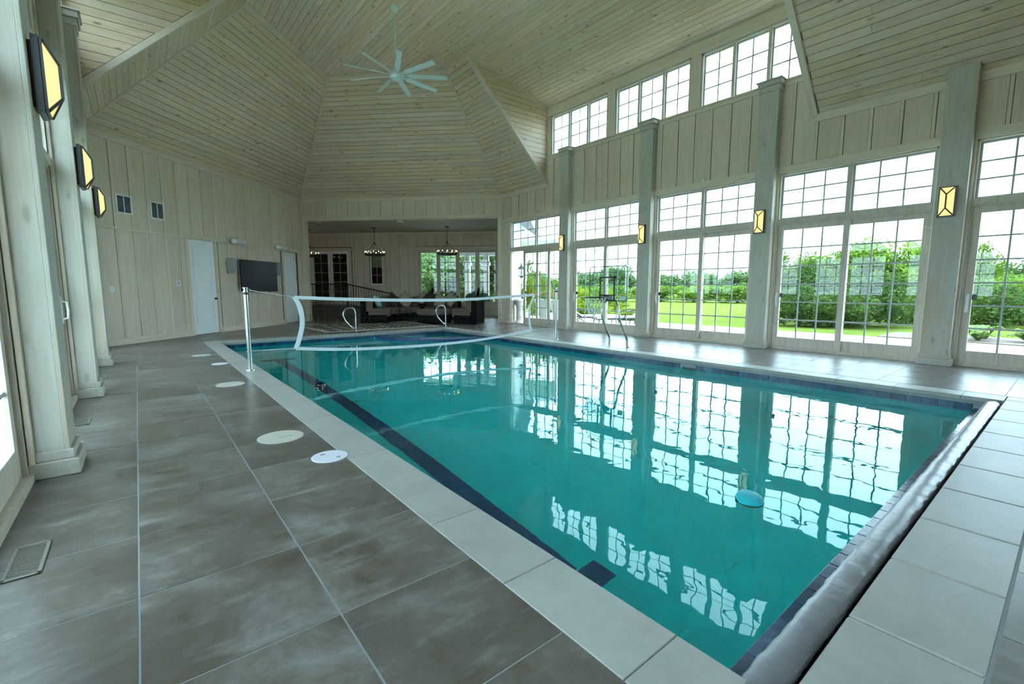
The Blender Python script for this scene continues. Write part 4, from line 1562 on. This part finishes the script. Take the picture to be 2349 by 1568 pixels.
def make_chandelier():
    c = empty('ring_chandelier')
    MB().lathe([(0, 0), (.09, 0), (.085, -.025), (.02, -.035), (0, -.035)], 18).build('canopy', 'iron', c, smooth=True)
    MB().tube([(0, 0, -.03), (0, 0, -.64)], .010, 6).build('stem', 'iron', c)
    MB().lathe([(0, -.6), (.03, -.62), (.03, -.66), (0, -.68)], 10).build('hub', 'iron', c)
    R_ = .40
    for k in range(4):
        a_ = PI / 4 + PI / 2 * k
        MB().tube([(0.02 * math.cos(a_), .02 * math.sin(a_), -.65), (R_ * math.cos(a_), R_ * math.sin(a_), -1.10)], .007, 6).build('arm', 'iron', c)
    arc_ring(R_ - .035, R_ + .02, 0, 2 * PI, -1.16, -1.10, 32).build('ring', 'iron', c)
    for k in range(12):
        a_ = 2 * PI * k / 12
        q = (R_ * math.cos(a_), R_ * math.sin(a_), -1.10)
        cd = MB().lathe([(.016, 0), (.016, .07), (0, .07)], 8, q).build('candle', 'iron', c)
        MB().lathe([(.007, .07), (.013, .09), (.008, .115), (0, .125)], 8, q).build('flame_bulb', 'bulb', cd)
    return c


ch0 = make_chandelier()
for i, (x, y_, lab) in enumerate(((8.0, 19.17, 'ring chandelier with candle bulbs in the middle of the lounge'), (10.18, 16.88, 'ring chandelier with candle bulbs before the wide lounge window'), (5.99, 21.55, 'ring chandelier with candle bulbs before the french doors'))):
    o = ch0 if i == 0 else copy_tree(ch0)
    o.location = (x, y_, LZ - .005)
    tag(o, lab, 'chandelier', 'ring chandeliers in the lounge')
p = LW(3.9, -.45, LZ)
s = empty('ceiling_projector', p, RAD(135)); tag(s, 'small white box fixed to the lounge ceiling edge', 'fixture')
MB().cbox(-.16, .12, -.1, .1, -.07, 0, .01).build('case', 'white_plastic', s); MB().lathe([(.03, -.10), (.03, -.06), (0, -.06)], 12, (-.1, 0, 0)).build('lens', 'white_plastic', s)
p = LW(7.2, -.6, LZ)
s = empty('dome_camera', p); tag(s, 'small dome camera on the lounge ceiling', 'camera')
MB().lathe([(.07, 0), (.07, -.03), (.055, -.035)], 16).build('mount', 'white_plastic', s); MB().lathe([(.05, -.035), (.04, -.065), (0, -.08)], 16).build('dome', 'black_plastic', s, smooth=True)

# rug
rug = MB().box(-1.78, 1.78, -1.32, 1.32, 0, .010).build('area_rug', 'rug_lattice'); rug.location = (5.98, 14.98, .001)
tag(rug, 'black and cream patterned rug behind the pool', 'rug')
m = MB().box(-1.86, -1.74, -1.40, 1.40, 0, .012).box(1.74, 1.86, -1.40, 1.40, 0, .012).box(-1.74, 1.74, -1.40, -1.26, 0, .012).box(-1.74, 1.74, 1.26, 1.40, 0, .012).build('border', 'rug_cream', rug)

# curved wicker seating
SC = Vector((8.2, 15.3, 0))


def arc_block(r0, r1, a0, a1, z0, z1, n=10, bev=.0):
    return arc_ring(r0, r1, RAD(a0), RAD(a1), z0, z1, n)


def sofa_section(a0, a1, label, ncush=2):
    s = empty('wicker_sofa', SC)
    tag(s, label, 'sofa', 'curved wicker sofa sections in the lounge')
    arc_block(1.32, 2.15, a0, a1, .02, .29).build('base', 'wicker', s, bevel=.015)
    arc_block(2.06, 2.22, a0, a1, .02, .80).build('back_panel', 'wicker', s, bevel=.02)
    st = (a1 - a0) / ncush
    for k in range(ncush):
        arc_block(1.27, 1.93, a0 + k * st + .4, a0 + (k + 1) * st - .4, .29, .50, 6).build('seat_cushion', 'cushion_taupe', s, smooth=True, bevel=.045, segs=3)
        arc_block(1.86, 2.07, a0 + k * st + .5, a0 + (k + 1) * st - .5, .48, .92, 6).build('back_cushion', 'cushion_taupe', s, smooth=True, bevel=.05, segs=3)
    return s


sofa_section(-66, -28, 'curved wicker sofa section at the lounge right, seen side on', 1)
sofa_section(112, 156, 'curved wicker sofa section beside the railing with blue pillow', 2)
sofa_section(68, 108, 'curved wicker sofa section at the lounge back left of lantern', 2)
sofa_section(20, 58, 'curved wicker sofa section at the lounge back with cream pillow', 2)
ot = empty('wicker_ottoman', (8.42, 14.92, 0))
tag(ot, 'half round wicker ottoman with taupe cushion and dark tray', 'ottoman')
MB().lathe([(.56, .02), (.60, .05), (.60, .28), (.56, .30)], 28).build('base', 'wicker', ot, smooth=True)
MB().lathe([(.0, .30), (.58, .30), (.63, .34), (.64, .42), (.60, .49), (.5, .51), (0, .52)], 28).build('cushion', 'cushion_taupe', ot, smooth=True)
tr = empty('serving_tray', (8.45, 15.0, .52)); tag(tr, 'dark rectangular tray resting on the ottoman', 'tray')
place(tr, tr.location, RAD(-39))
MB().cbox(-.33, .33, -.2, .2, 0, .02, .005).build('tray_base', 'pillow_brown', tr)
MB().box(-.33, -.31, -.2, .2, .02, .06).box(.31, .33, -.2, .2, .02, .06).box(-.31, .31, -.2, -.18, .02, .06).box(-.31, .31, .18, .2, .02, .06).build('tray_edge', 'pillow_brown', tr)


def pillow(ang, r, z, mat, label, rot=45, size=.25, tilt=16):
    g = 10
    v, f = [], []
    for s_ in (1, -1):
        for i in range(g + 1):
            for j in range(g + 1):
                x, y_ = i / g * 2 - 1, j / g * 2 - 1
                h = .085 * ((1 - x * x) * (1 - y_ * y_)) ** .45
                k = 1 - .06 * (1 - max(abs(x), abs(y_)) ** 2)
                v.append((x * size * k, s_ * h, y_ * size * k))
    q = (g + 1) ** 2
    for i in range(g):
        for j in range(g):
            a = i * (g + 1) + j
            f.append((a, a + 1, a + g + 2, a + g + 1))
            f.append((q + a, q + a + g + 1, q + a + g + 2, q + a + 1))
    m = MB(); m.m = Matrix.Rotation(RAD(rot), 4, 'Y'); m.add(v, f)
    me = m.mesh('throw_pillow', mat, smooth=True)
    bm = bmesh.new(); bm.from_mesh(me); bmesh.ops.remove_doubles(bm, verts=bm.verts, dist=1e-4); bm.to_mesh(me); bm.free()
    o = link(bpy.data.objects.new('throw_pillow', me))
    a_ = RAD(ang)
    o.location = (SC.x + r * math.cos(a_), SC.y + r * math.sin(a_), z)
    o.rotation_euler = Matrix.Rotation(a_ + PI / 2, 3, 'Z').to_4x4().to_euler()
    o.rotation_euler = (Matrix.Rotation(a_ - PI / 2, 3, 'Z') @ Matrix.Rotation(RAD(-tilt), 3, 'X')).to_euler()
    tag(o, label, 'pillow', 'throw pillows on the wicker sofas')
    MB().box(-.001, .001, -.012, .012, -.02, .02)
    return o


pillow(140, 1.72, .78, 'pillow_blue', 'pale blue throw pillow beside the railing', 8, .23, 24)
pillow(104, 1.74, .80, 'pillow_brown', 'dark brown throw pillow standing on its corner left of the cream one', 45, .25)
pillow(86, 1.74, .80, 'pillow_cream', 'cream patterned throw pillow standing on its corner beside the lantern', 45, .27)
pillow(54, 1.74, .80, 'pillow_brown', 'dark brown throw pillow standing on its corner right of the lantern', 45, .27)
pillow(40, 1.72, .76, 'pillow_cream', 'cream patterned throw pillow leaning behind the ottoman', 10, .24)
pillow(24, 1.74, .82, 'pillow_cream', 'cream patterned throw pillow nearest the wide lounge window', 40, .26)
pillow(-36, 1.74, .76, 'pillow_brown', 'dark brown throw pillow on the sofa section seen side on', 5, .23)

st = empty('side_table', (SC.x + 1.9 * math.cos(RAD(63)), SC.y + 1.9 * math.sin(RAD(63)), 0), RAD(60))
tag(st, 'low dark wicker side table between the back sofa sections', 'table')
MB().cbox(-.22, .22, -.22, .22, .05, .62, .02).build('body', 'wicker', st)
MB().cbox(-.24, .24, -.24, .24, .62, .65, .008).build('table_top', 'wicker', st)
for sx in (-1, 1):
    for sy in (-1, 1):
        MB().box(sx * .18 - .02, sx * .18 + .02, sy * .18 - .02, sy * .18 + .02, 0, .05).build('foot', 'wicker', st)
kp = empty('keypad', LW(7.30, LD + .03, 1.72), RAD(135)); tag(kp, 'pale keypad plate on the lounge wall beside the french doors', 'keypad')
MB().cbox(-.11, .11, 0, .02, -.07, .07, .004).build('plate', 'speaker_light', kp)
MB().box(-.06, .06, .02, .022, .0, .045).build('display', 'speaker_grey', kp)
bc = empty('blue_cup', (st.location.x - .12, st.location.y - .16, .65)); tag(bc, 'light blue cup on the side table before the lantern', 'cup')
MB().lathe([(.045, 0), (.055, .13), (.05, .13), (.04, .01), (0, .01)], 16).build('cup_body', 'cup_blue', bc, smooth=True)
MB().lathe([(.047, 0), (.047, .008), (0, .008)], 16).build('cup_foot', 'cup_blue', bc)
lt = empty('candle_lantern', (st.location.x, st.location.y, .65), RAD(20))
tag(lt, 'brown wooden lantern with glass candle jar on side table', 'lantern')
MB().cbox(-.14, .14, -.14, .14, 0, .03, .006).build('lantern_base', 'lantern_wood', lt)
for sx in (-1, 1):
    for sy in (-1, 1):
        MB().tube([(sx * .125, sy * .125, .03), (sx * .085, sy * .085, .40)], .012, 6).build('upright', 'lantern_wood', lt)
MB().cbox(-.10, .10, -.10, .10, .40, .425, .005).build('top', 'lantern_wood', lt)
MB().lathe([(.075, .03), (.075, .30), (.07, .30), (.07, .04)], 18).build('jar', 'window_glass', lt, smooth=True)
MB().lathe([(.04, .035), (.04, .15), (0, .155)], 14).build('candle', 'candle', lt, smooth=True)
for lab, u_, v_ in (('dark slanted folding screen before the left lounge window pane', 3.55, LD + .5), ('dark slanted folding screen before the right lounge window pane', 1.45, LD + .5)):
    s = empty('folded_easel', LW(u_, v_), RAD(135)); tag(s, lab, 'screen', 'dark folding screens at the lounge window')
    MB().prism([(-.02, 0), (.42, 0), (.04, 1.28), (-.02, 1.30)], -.02, .02, 'y').build('panel', 'wicker', s)
    MB().box(-.06, .5, -.1, .1, 0, .03).build('foot', 'wicker', s)

# ------------------------------------------------------------------ outdoors
lm = MB()
for (a, b, c, d) in ((-90, -6, -60, 160), (-6, 150, -60, -12), (15.2, 150, -12, 12.6), (16.8, 150, 12.6, 160), (-6, 16.8, 24, 160)):
    lm.add([(a, c, -.06), (b, c, -.06), (b, d, -.06), (a, d, -.06)], [(0, 1, 2, 3)])
lawn = lm.build('lawn', 'lawn_grass')
tag(lawn, 'bright green lawn beyond the patio', 'lawn', kind='structure')
pt = MB()
pt.box(XR + .16, 15.2, -8, 12.6, -.10, -.02)
pt.box(XR + .16, 16.8, 12.6, 24, -.10, -.021)
pt.box(-6, XL - .17, -8, 13.5, -.10, -.02)
pt.box(-6, 15.2, -12, YB - .17, -.10, -.021)
patio = pt.build('patio', 'patio_concrete')
tag(patio, 'pale sunlit concrete patio outside the sliding doors', 'patio', kind='structure')

# white house wing seen through the first bay: continues the lounge side wall outwards
bl = empty('house_wing', LW(-.17, -.02), RAD(135))
tag(bl, 'white sided house wing with shingle roof beyond the sliding doors', 'building')
MB().box(-.10, -.02, -8.6, -.2, .95, 4.2).build('siding', 'siding_white', bl)
for k in range(28):
    MB().box(-.125, -.10, -8.55 + k * .30, -8.515 + k * .30, .95, 4.2).build('siding_batten', 'siding_white', bl)
MB().box(-.16, -.02, -8.6, -.2, -.1, .95).build('stone_skirt', 'stone_ext', bl)
MB().add([(-.7, -8.9, 4.05), (-.7, -.6, 4.05), (2.5, -.6, 6.2), (2.5, -8.9, 6.2), (-.7, -8.9, 4.17), (-.7, -.6, 4.17), (2.5, -.6, 6.32), (2.5, -8.9, 6.32)], [(0, 1, 2, 3), (7, 6, 5, 4), (0, 4, 5, 1), (1, 5, 6, 2), (2, 6, 7, 3), (3, 7, 4, 0)]).build('roof', 'shingle', bl)
MB().box(-.02, .3, -8.6, -8.5, -.1, 4.2).build('end_wall', 'siding_white', bl)
o = empty('coach_lantern', LW(-.47, -3.05, 1.78), RAD(135)); tag(o, 'dark coach lantern on the white house wing', 'lantern')
o.rotation_euler = (0, 0, RAD(45))
MB().lathe([(.11, 0), (.14, .30), (.13, .30), (.10, .0)], 6).build('cage', 'window_glass', o)
MB().lathe([(.17, .29), (.15, .33), (.05, .43), (.03, .47), (.015, .54), (0, .55)], 6).build('roof', 'iron', o)
MB().lathe([(0, -.12), (.03, -.08), (.06, -.05), (.12, -.02), (.12, .01), (0, .01)], 6).build('finial', 'iron', o)
for k in range(6):
    a_ = 2 * PI * k / 6
    MB().tube([(.11 * math.cos(a_), .11 * math.sin(a_), 0), (.14 * math.cos(a_), .14 * math.sin(a_), .30)], .009, 5).build('bar', 'iron', o)
MB().tube([(0, 0, .1), (0, 0, .2)], .02, 6).build('lamp', 'iron', o)
MB().tube([(0, 0, .5), (0, .1, .56), (0, .2, .40)], .012, 6).build('bracket', 'iron', o)


def cpt(px, depth, z=-.06):
    """ground point at a view direction (picture column) and a distance along the view axis"""
    s_ = (px - 1174.5) / 1059.3 * depth
    return (CAMF[0] * depth + CAMF[1] * s_, CAMF[1] * depth - CAMF[0] * s_, z)


# trees: a few crowns of real leaves, shared by alike trees
def crown_mesh(name, mat, n, seed, shape='round', leaf=.045, clusters=26):
    r = random.Random(seed)
    v, f = [], []
    cs = []
    for _ in range(clusters):
        while True:
            p = Vector((r.uniform(-1, 1), r.uniform(-1, 1), r.uniform(-1, 1)))
            if p.length < 1:
                break
        if shape == 'round':
            c = Vector((p.x * .36, p.y * .36, .60 + p.z * .30))
        elif shape == 'shrub':
            c = Vector((p.x * .40, p.y * .40, .42 + p.z * .36))
        else:
            h = r.uniform(.1, .95)
            c = Vector((p.x * .30 * (1.1 - h * .8), p.y * .30 * (1.1 - h * .8), h))
        cs.append((c, r.uniform(.11, .20)))
    for i in range(n):
        c, rad = cs[r.randrange(clusters)]
        while True:
            p = Vector((r.uniform(-1, 1), r.uniform(-1, 1), r.uniform(-1, 1)))
            if .25 < p.length < 1:
                break
        q = c + p * rad
        if q.z < .01:
            continue
        d = (p.normalized() * .6 + Vector((r.uniform(-1, 1), r.uniform(-1, 1), r.uniform(-.6, 1)))).normalized()
        a = d.cross(Vector((r.uniform(-1, 1), r.uniform(-1, 1), r.uniform(-1, 1)))).normalized()
        b = d.cross(a)
        s_ = leaf * r.uniform(.6, 1.3)
        k = len(v)
        v += [q - a * s_, q + b * s_ * .5 + d * s_ * .15, q + a * s_, q - b * s_ * .5 + d * s_ * .15]
        f.append((k, k + 1, k + 2, k + 3))
    me = bpy.data.meshes.new(name)
    me.from_pydata([tuple(p) for p in v], [], f)
    me.materials.append(MATS[mat])
    return me


CR = {
    'mid': [crown_mesh('crown', 'leaf_mid', 5200, s_, 'round', .028, 30) for s_ in (1, 2)],
    'dark': [crown_mesh('crown', 'leaf_dark', 5200, s_, 'shrub', .026, 34) for s_ in (3, 4)],
    'far': [crown_mesh('crown', 'leaf_far', 6500, s_, 'shrub', .030, 40) for s_ in (5, 6)],
    'lime': [crown_mesh('crown', 'leaf_lime', 4200, s_, 'shrub', .03, 26) for s_ in (7,)],
    'shrub': [crown_mesh('crown', 'leaf_mid', 5200, s_, 'shrub', .026, 34) for s_ in (8, 9)],
}


def trunk_mesh():
    r = random.Random(5)
    m = MB()
    m.tube([(0, 0, 0), (.005, .003, .2), (-.004, .006, .45), (.004, 0, .72)], [.028, .022, .017, .006], 8)
    for k in range(7):
        a_ = r.uniform(0, 2 * PI); z = r.uniform(.25, .5)
        m.tube([(0, 0, z), (.12 * math.cos(a_), .12 * math.sin(a_), z + .12), (.26 * math.cos(a_), .26 * math.sin(a_), z + .22)], [.012, .008, .003], 6)
    return m.mesh('trunk', 'bark')


TRK = trunk_mesh()
tcount = {}


def tree(px, depth, h, wdt, kind, name, label, group, z=-.06):
    x, y_, _ = cpt(px, depth)
    t_ = empty(name, (x, y_, z), RND.uniform(0, 6.28))
    tag(t_, label, 'tree' if 'tree' in name else 'shrub', group)
    ms = CR[kind]
    c = link(bpy.data.objects.new('crown', ms[RND.randrange(len(ms))]), t_)
    c.scale = (wdt, wdt, h)
    k = link(bpy.data.objects.new('trunk', TRK), t_)
    k.scale = (wdt * .9, wdt * .9, h * .95)
    return t_


# far tree line behind the field
NTH = ['first', 'second', 'third', 'fourth', 'fifth', 'sixth', 'seventh', 'eighth', 'ninth', 'tenth', 'eleventh', 'twelfth']
far = [(1225, 62, 4.6, 6.4), (1325, 60, 4.5, 6.4), (1405, 66, 5.6, 6.6), (1500, 63, 4.4, 7), (1590, 65, 4.8, 7), (1690, 60, 4.6, 6.8), (1790, 54, 4.6, 6.4), (1900, 50, 5.0, 5.2), (2025, 47, 5.0, 5.2), (2150, 44, 4.8, 5.0), (2270, 40, 4.4, 4.4), (2390, 38, 4.8, 4.4)]
for i, (px, d_, h, w_) in enumerate(far):
    tree(px, d_, h, w_, 'far', 'field_tree', 'hazy tree of the far line, %s from the house wing' % NTH[i], 'far tree line')
band = [(1300, 47, 2.6, 5.2), (1395, 45, 2.3, 5.2), (1495, 46, 2.3, 5.4), (1590, 44, 2.2, 5.2), (1690, 42, 2.3, 5.2), (1790, 38, 2.4, 4.8)]
for i, (px, d_, h, w_) in enumerate(band):
    tree(px, d_, h, w_, 'shrub', 'field_shrub', 'mid green shrub along the field edge, %s from the house wing' % NTH[i], 'shrubs along the field edge')
nearset = [(1818, 19.0, 3.05, 3.0, 'mid', 'leafy bright tree at the left of the fourth window bay'), (1880, 17.5, 2.75, 2.8, 'dark', 'dark dense shrub behind the fourth bay left door'),
           (1940, 21.0, 3.5, 3.6, 'mid', 'tall leafy tree centred on the fourth bay mullion'), (2010, 20.0, 3.75, 3.4, 'mid', 'tallest leafy tree behind the fourth bay right door'),
           (1990, 16.0, 2.2, 3.0, 'dark', 'broad dark shrub below the tallest tree'), (2075, 17.5, 2.5, 3.0, 'shrub', 'bright bushy shrub at the right of the fourth bay'),
           (2140, 18.0, 2.6, 3.0, 'shrub', 'bushy shrub hidden partly by the fourth pillar'), (2235, 21.0, 3.3, 2.4, 'mid', 'slim leafy tree just right of the fourth pillar'),
           (2270, 16.0, 1.95, 3.0, 'dark', 'dark shrub behind the hostas'), (2340, 17.0, 2.1, 3.0, 'shrub', 'bright green shrub at the right picture edge'),
           (2300, 19.0, 2.3, 3.2, 'shrub', 'green shrub between the slim tree and picture edge'), (2440, 16, 2.5, 3, 'shrub', 'green shrub outside the right picture edge'),
           (1835, 16.2, 1.7, 2.4, 'dark', 'low dark shrub beside the lawn in the fourth bay'), (1915, 15.6, 1.6, 2.4, 'dark', 'low dark shrub in front of the fourth bay mullion')]
for i, (px, d_, h, w_, kd, lab) in enumerate(nearset):
    tree(px, d_, h, w_, kd, 'garden_shrub' if 'shrub' in lab else 'garden_tree', lab, 'garden trees and shrubs outside the windows')
for i, (px, d_, h, w_, kd, lab) in enumerate([(1232, 22, 2.5, 1.6, 'lime', 'yellow green upright shrub beside the house wing'), (1345, 21, 1.5, 2.6, 'lime', 'bright yellow green grass clump behind the hoop'), (1390, 22, 1.4, 2.2, 'lime', 'second yellow green clump behind the backboard'),
                                             (1262, 26, 2.4, 3.0, 'shrub', 'green shrub beyond the red flower pot'), (1430, 19, .6, 1.8, 'lime', 'low yellow green plant behind the patio loungers')]):
    tree(px, d_, h, w_, kd, 'garden_shrub', lab, 'garden trees and shrubs outside the windows')
# greenery and patio beyond the lounge window
for i, (px, d_, h, w_, lab) in enumerate([(975, 40, 6, 7, 'green tree seen through the left lounge window pane'), (1030, 44, 6.5, 8, 'green tree seen through the middle lounge window panes'), (1090, 40, 6, 7, 'green tree seen through the right lounge window panes'), (1140, 38, 6, 6, 'green tree seen beside the lounge window edge')]):
    tree(px, d_, h, w_, 'far', 'field_tree', lab, 'trees behind the lounge')
# hosta bed
hb = MB().box(15.25, 17.2, -1.5, 3.4, -.06, .0).build('planting_bed', 'mulch')
tag(hb, 'dark mulch bed holding the hostas beyond the patio', 'flower bed', kind='structure')


def hosta_leaf(m, a_, ln_, wd, up):
    d = Vector((math.cos(a_), math.sin(a_), 0)); s_ = Vector((-d.y, d.x, 0))
    v, f = [], []
    n_ = 6
    for i in range(n_ + 1):
        t_ = i / n_
        c = d * ln_ * t_ + Vector((0, 0, up * math.sin(t_ * 2.3)))
        w_ = wd * math.sin(PI * min(1, .12 + t_ * .9)) ** .8
        v += [tuple(c - s_ * w_ + Vector((0, 0, .02))), tuple(c), tuple(c + s_ * w_ + Vector((0, 0, .02)))]
    for i in range(n_):
        b = i * 3
        f += [(b, b + 1, b + 4, b + 3), (b + 1, b + 2, b + 5, b + 4)]
    m.add(v, f)


for i, (x, y_, lab) in enumerate(((15.75, 1.55, 'variegated hosta clump nearest the fourth pillar'), (16.1, .75, 'variegated hosta clump in the middle of the bed'), (15.8, .05, 'variegated hosta clump at the right picture edge'), (16.5, 1.5, 'variegated hosta clump at the back of the bed'))):
    h_ = empty('hosta_plant', (x, y_, 0)); tag(h_, lab, 'plant', 'hostas beyond the patio')
    for k in range(26):
        m = MB(); hosta_leaf(m, RND.uniform(0, 2 * PI), RND.uniform(.25, .48), RND.uniform(.06, .10), RND.uniform(.12, .36))
        m.build('leaf', 'leaf_hosta', h_)


# patio loungers
def make_lounger():
    s = empty('patio_chaise')
    m = MB()
    for sy in (-.3, .3):
        m.tube(crv([(-.95, sy, .34), (-.3, sy, .36), (.35, sy, .37)], 6), .018, 8)
        m.tube([(.35, sy, .37), (.92, sy, .80)], .018, 8)
    for x_ in (-.95, .35):
        m.tube([(x_, -.3, .36), (x_, .3, .36)], .016, 8)
    m.tube([(.92, -.3, .80), (.92, .3, .80)], .016, 8)
    m.build('frame', 'iron', s, smooth=True)
    MB().cbox(-.93, .36, -.27, .27, .37, .43, .015).build('seat_sling', 'cushion_white', s)
    m = MB(); m.m = Matrix.Translation((.36, 0, .39)) @ Matrix.Rotation(RAD(-37), 4, 'Y')
    m.cbox(0, .72, -.27, .27, 0, .05, .015).build('backrest', 'cushion_white', s)
    for sy in (-.3, .3):
        MB().tube(crv([(-.1, sy, .37), (.0, sy, .55), (.25, sy, .62), (.55, sy, .60)], 6), .016, 8).build('armrest', 'iron', s, smooth=True)
        MB().tube(crv([(-.85, sy, .35), (-.88, sy, .18), (-.84, sy, 0)], 5), .016, 8).build('leg', 'iron', s, smooth=True)
        w_ = MB()
        w_.tube([(.45 + .17 * math.cos(2 * PI * k / 20), sy * 1.1, .17 + .17 * math.sin(2 * PI * k / 20)) for k in range(20)], .014, 6, closed=True)
        for k in range(6):
            w_.tube([(.45, sy * 1.1, .17), (.45 + .17 * math.cos(PI * k / 3), sy * 1.1, .17 + .17 * math.sin(PI * k / 3))], .006, 5)
        w_.tube([(.45, sy * 1.1, .17), (.42, sy, .38)], .012, 6)
        w_.build('wheel', 'iron', s)
    return s


l0 = make_lounger()
l1 = copy_tree(l0)
x, y_, _ = cpt(1352, 14.9); place(l0, (x, y_, -.02), RAD(140)); l0.rotation_euler = (0, 0, RAD(150))
tag(l0, 'iron patio chaise outside behind the hoop net', 'chaise', 'patio chaises outside the second bay')
x, y_, _ = cpt(1432, 14.3); place(l1, (x, y_, -.02), RAD(-35))
tag(l1, 'iron patio chaise outside behind the right hoop leg', 'chaise', 'patio chaises outside the second bay')
# flower pots
for px, d_, lab in ((1247, 17.5, 'grey pot of red geraniums outside the open sliding door'), (1279, 16.8, 'pot of red flowers half hidden by the first pillar')):
    x, y_, _ = cpt(px, d_)
    s = empty('flower_pot', (x, y_, -.02)); tag(s, lab, 'flower pot', 'flower pots on the patio')
    MB().lathe([(.20, 0), (.22, .05), (.17, .12), (.15, .35), (.30, .62), (.38, .86), (.36, .88), (0, .84)], 20).build('urn', 'terracotta', s, smooth=True)
    r = random.Random(int(px))
    m = MB(); m2 = MB()
    for k in range(160):
        a_, q = r.uniform(0, 2 * PI), r.uniform(0, .55)
        c = Vector((q * math.cos(a_), q * math.sin(a_), .88 + r.uniform(0, .30)))
        for tgt, sz in (((m2, .03) if r.random() < .5 and c.z > 1.02 else (m, .05)),):
            a = Vector((r.uniform(-1, 1), r.uniform(-1, 1), r.uniform(-1, 1))).normalized(); b = a.cross(Vector((.3, .2, 1))).normalized()
            tgt.add([c - a * sz, c + b * sz, c + a * sz, c - b * sz], [(0, 1, 2, 3)])
    m.build('foliage', 'leaf_mid', s)['kind'] = 'stuff'
    m2.build('blossoms', 'flower_red', s)['kind'] = 'stuff'
x, y_, _ = cpt(1191, 16.6)
s = empty('stone_urn', (x, y_, -.02)); tag(s, 'pale stone bollard beside the white house wing', 'urn')
MB().lathe([(.17, 0), (.17, .08), (.11, .14), (.11, .62), (.16, .70), (.2, .84), (.16, .9), (0, .92)], 16).build('body', 'stone_ext', s, smooth=True)
MB().lathe([(.2, 0), (.2, .05), (0, .05)], 16).build('foot', 'stone_ext', s)
# porch columns and chairs behind the lounge window
for lab, u_ in (('white porch column seen through the third lounge window pane', 1.75), ('white porch column seen through the middle lounge window panes', 2.75)):
    p = LW(u_, LD - 3.4)
    s = empty('porch_column', (p.x, p.y, -.05), RAD(135)); tag(s, lab, 'column', 'white porch columns behind the lounge')
    MB().cbox(-.14, .14, -.14, .14, 0, 3.0, .01).build('shaft', 'siding_white', s)
    MB().cbox(-.19, .19, -.19, .19, 0, .2, .01).build('base', 'siding_white', s)
    MB().cbox(-.2, .2, -.2, .2, 2.5, 2.7, .01).build('capital', 'siding_white', s)
s = empty('porch_beam', LW(2.4, LD - 3.4, 2.94), RAD(135)); tag(s, 'white beam carried by the porch columns', 'beam')
MB().cbox(-1.2, 1.2, -.2, .2, 0, .45, .01).build('beam', 'siding_white', s)
pr = place(MB().box(-2.0, 5.2, -8.2, -4.15, 3.42, 3.6).build('porch_shade_roof', 'siding_white'), *FR_2)  # slab added over the columns to darken the view through the window
tag(pr, 'white porch ceiling added to shade the view behind the lounge', 'roof', kind='structure')
pg = MB().box(-2, 6.5, -7.5, -4.15, -.1, -.015).build('porch_floor', 'patio_concrete'); place(pg, *FR_2)
tag(pg, 'pale porch floor behind the lounge windows', 'patio', kind='structure')


def make_porch_chair():
    s = empty('porch_chair')
    MB().cbox(-.28, .28, -.28, .28, .38, .50, .03).build('seat', 'teal_fabric', s)
    m = MB(); m.m = Matrix.Translation((0, -.27, .45)) @ Matrix.Rotation(RAD(12), 4, 'X')
    m.prism([(-.3, 0), (.3, 0), (.3, .40), (.2, .56), (0, .62), (-.2, .56), (-.3, .40)], -.04, .04, 'y').build('backrest', 'teal_fabric', s)
    for sx in (-.27, .27):
        for sy in (-.25, .25):
            MB().tube([(sx, sy, 0), (sx, sy, .4)], .018, 6).build('leg', 'iron', s)
    return s


c0 = make_porch_chair()
for i, (u_, v_, rz, lab) in enumerate(((3.05, LD - 1.2, 20, 'teal porch chair behind the second lounge window pane'), (2.25, LD - 1.1, -10, 'teal porch chair behind the third lounge window pane'), (1.5, LD - 1.2, 15, 'teal porch chair behind the right lounge window pane'), (3.9, LD - 1.3, 0, 'teal porch chair behind the left lounge window pane'))):
    o = c0 if i == 0 else copy_tree(c0)
    p = LW(u_, v_)
    place(o, (p.x, p.y, -.015), RAD(135 + rz))
    tag(o, lab, 'chair', 'teal porch chairs behind the lounge')
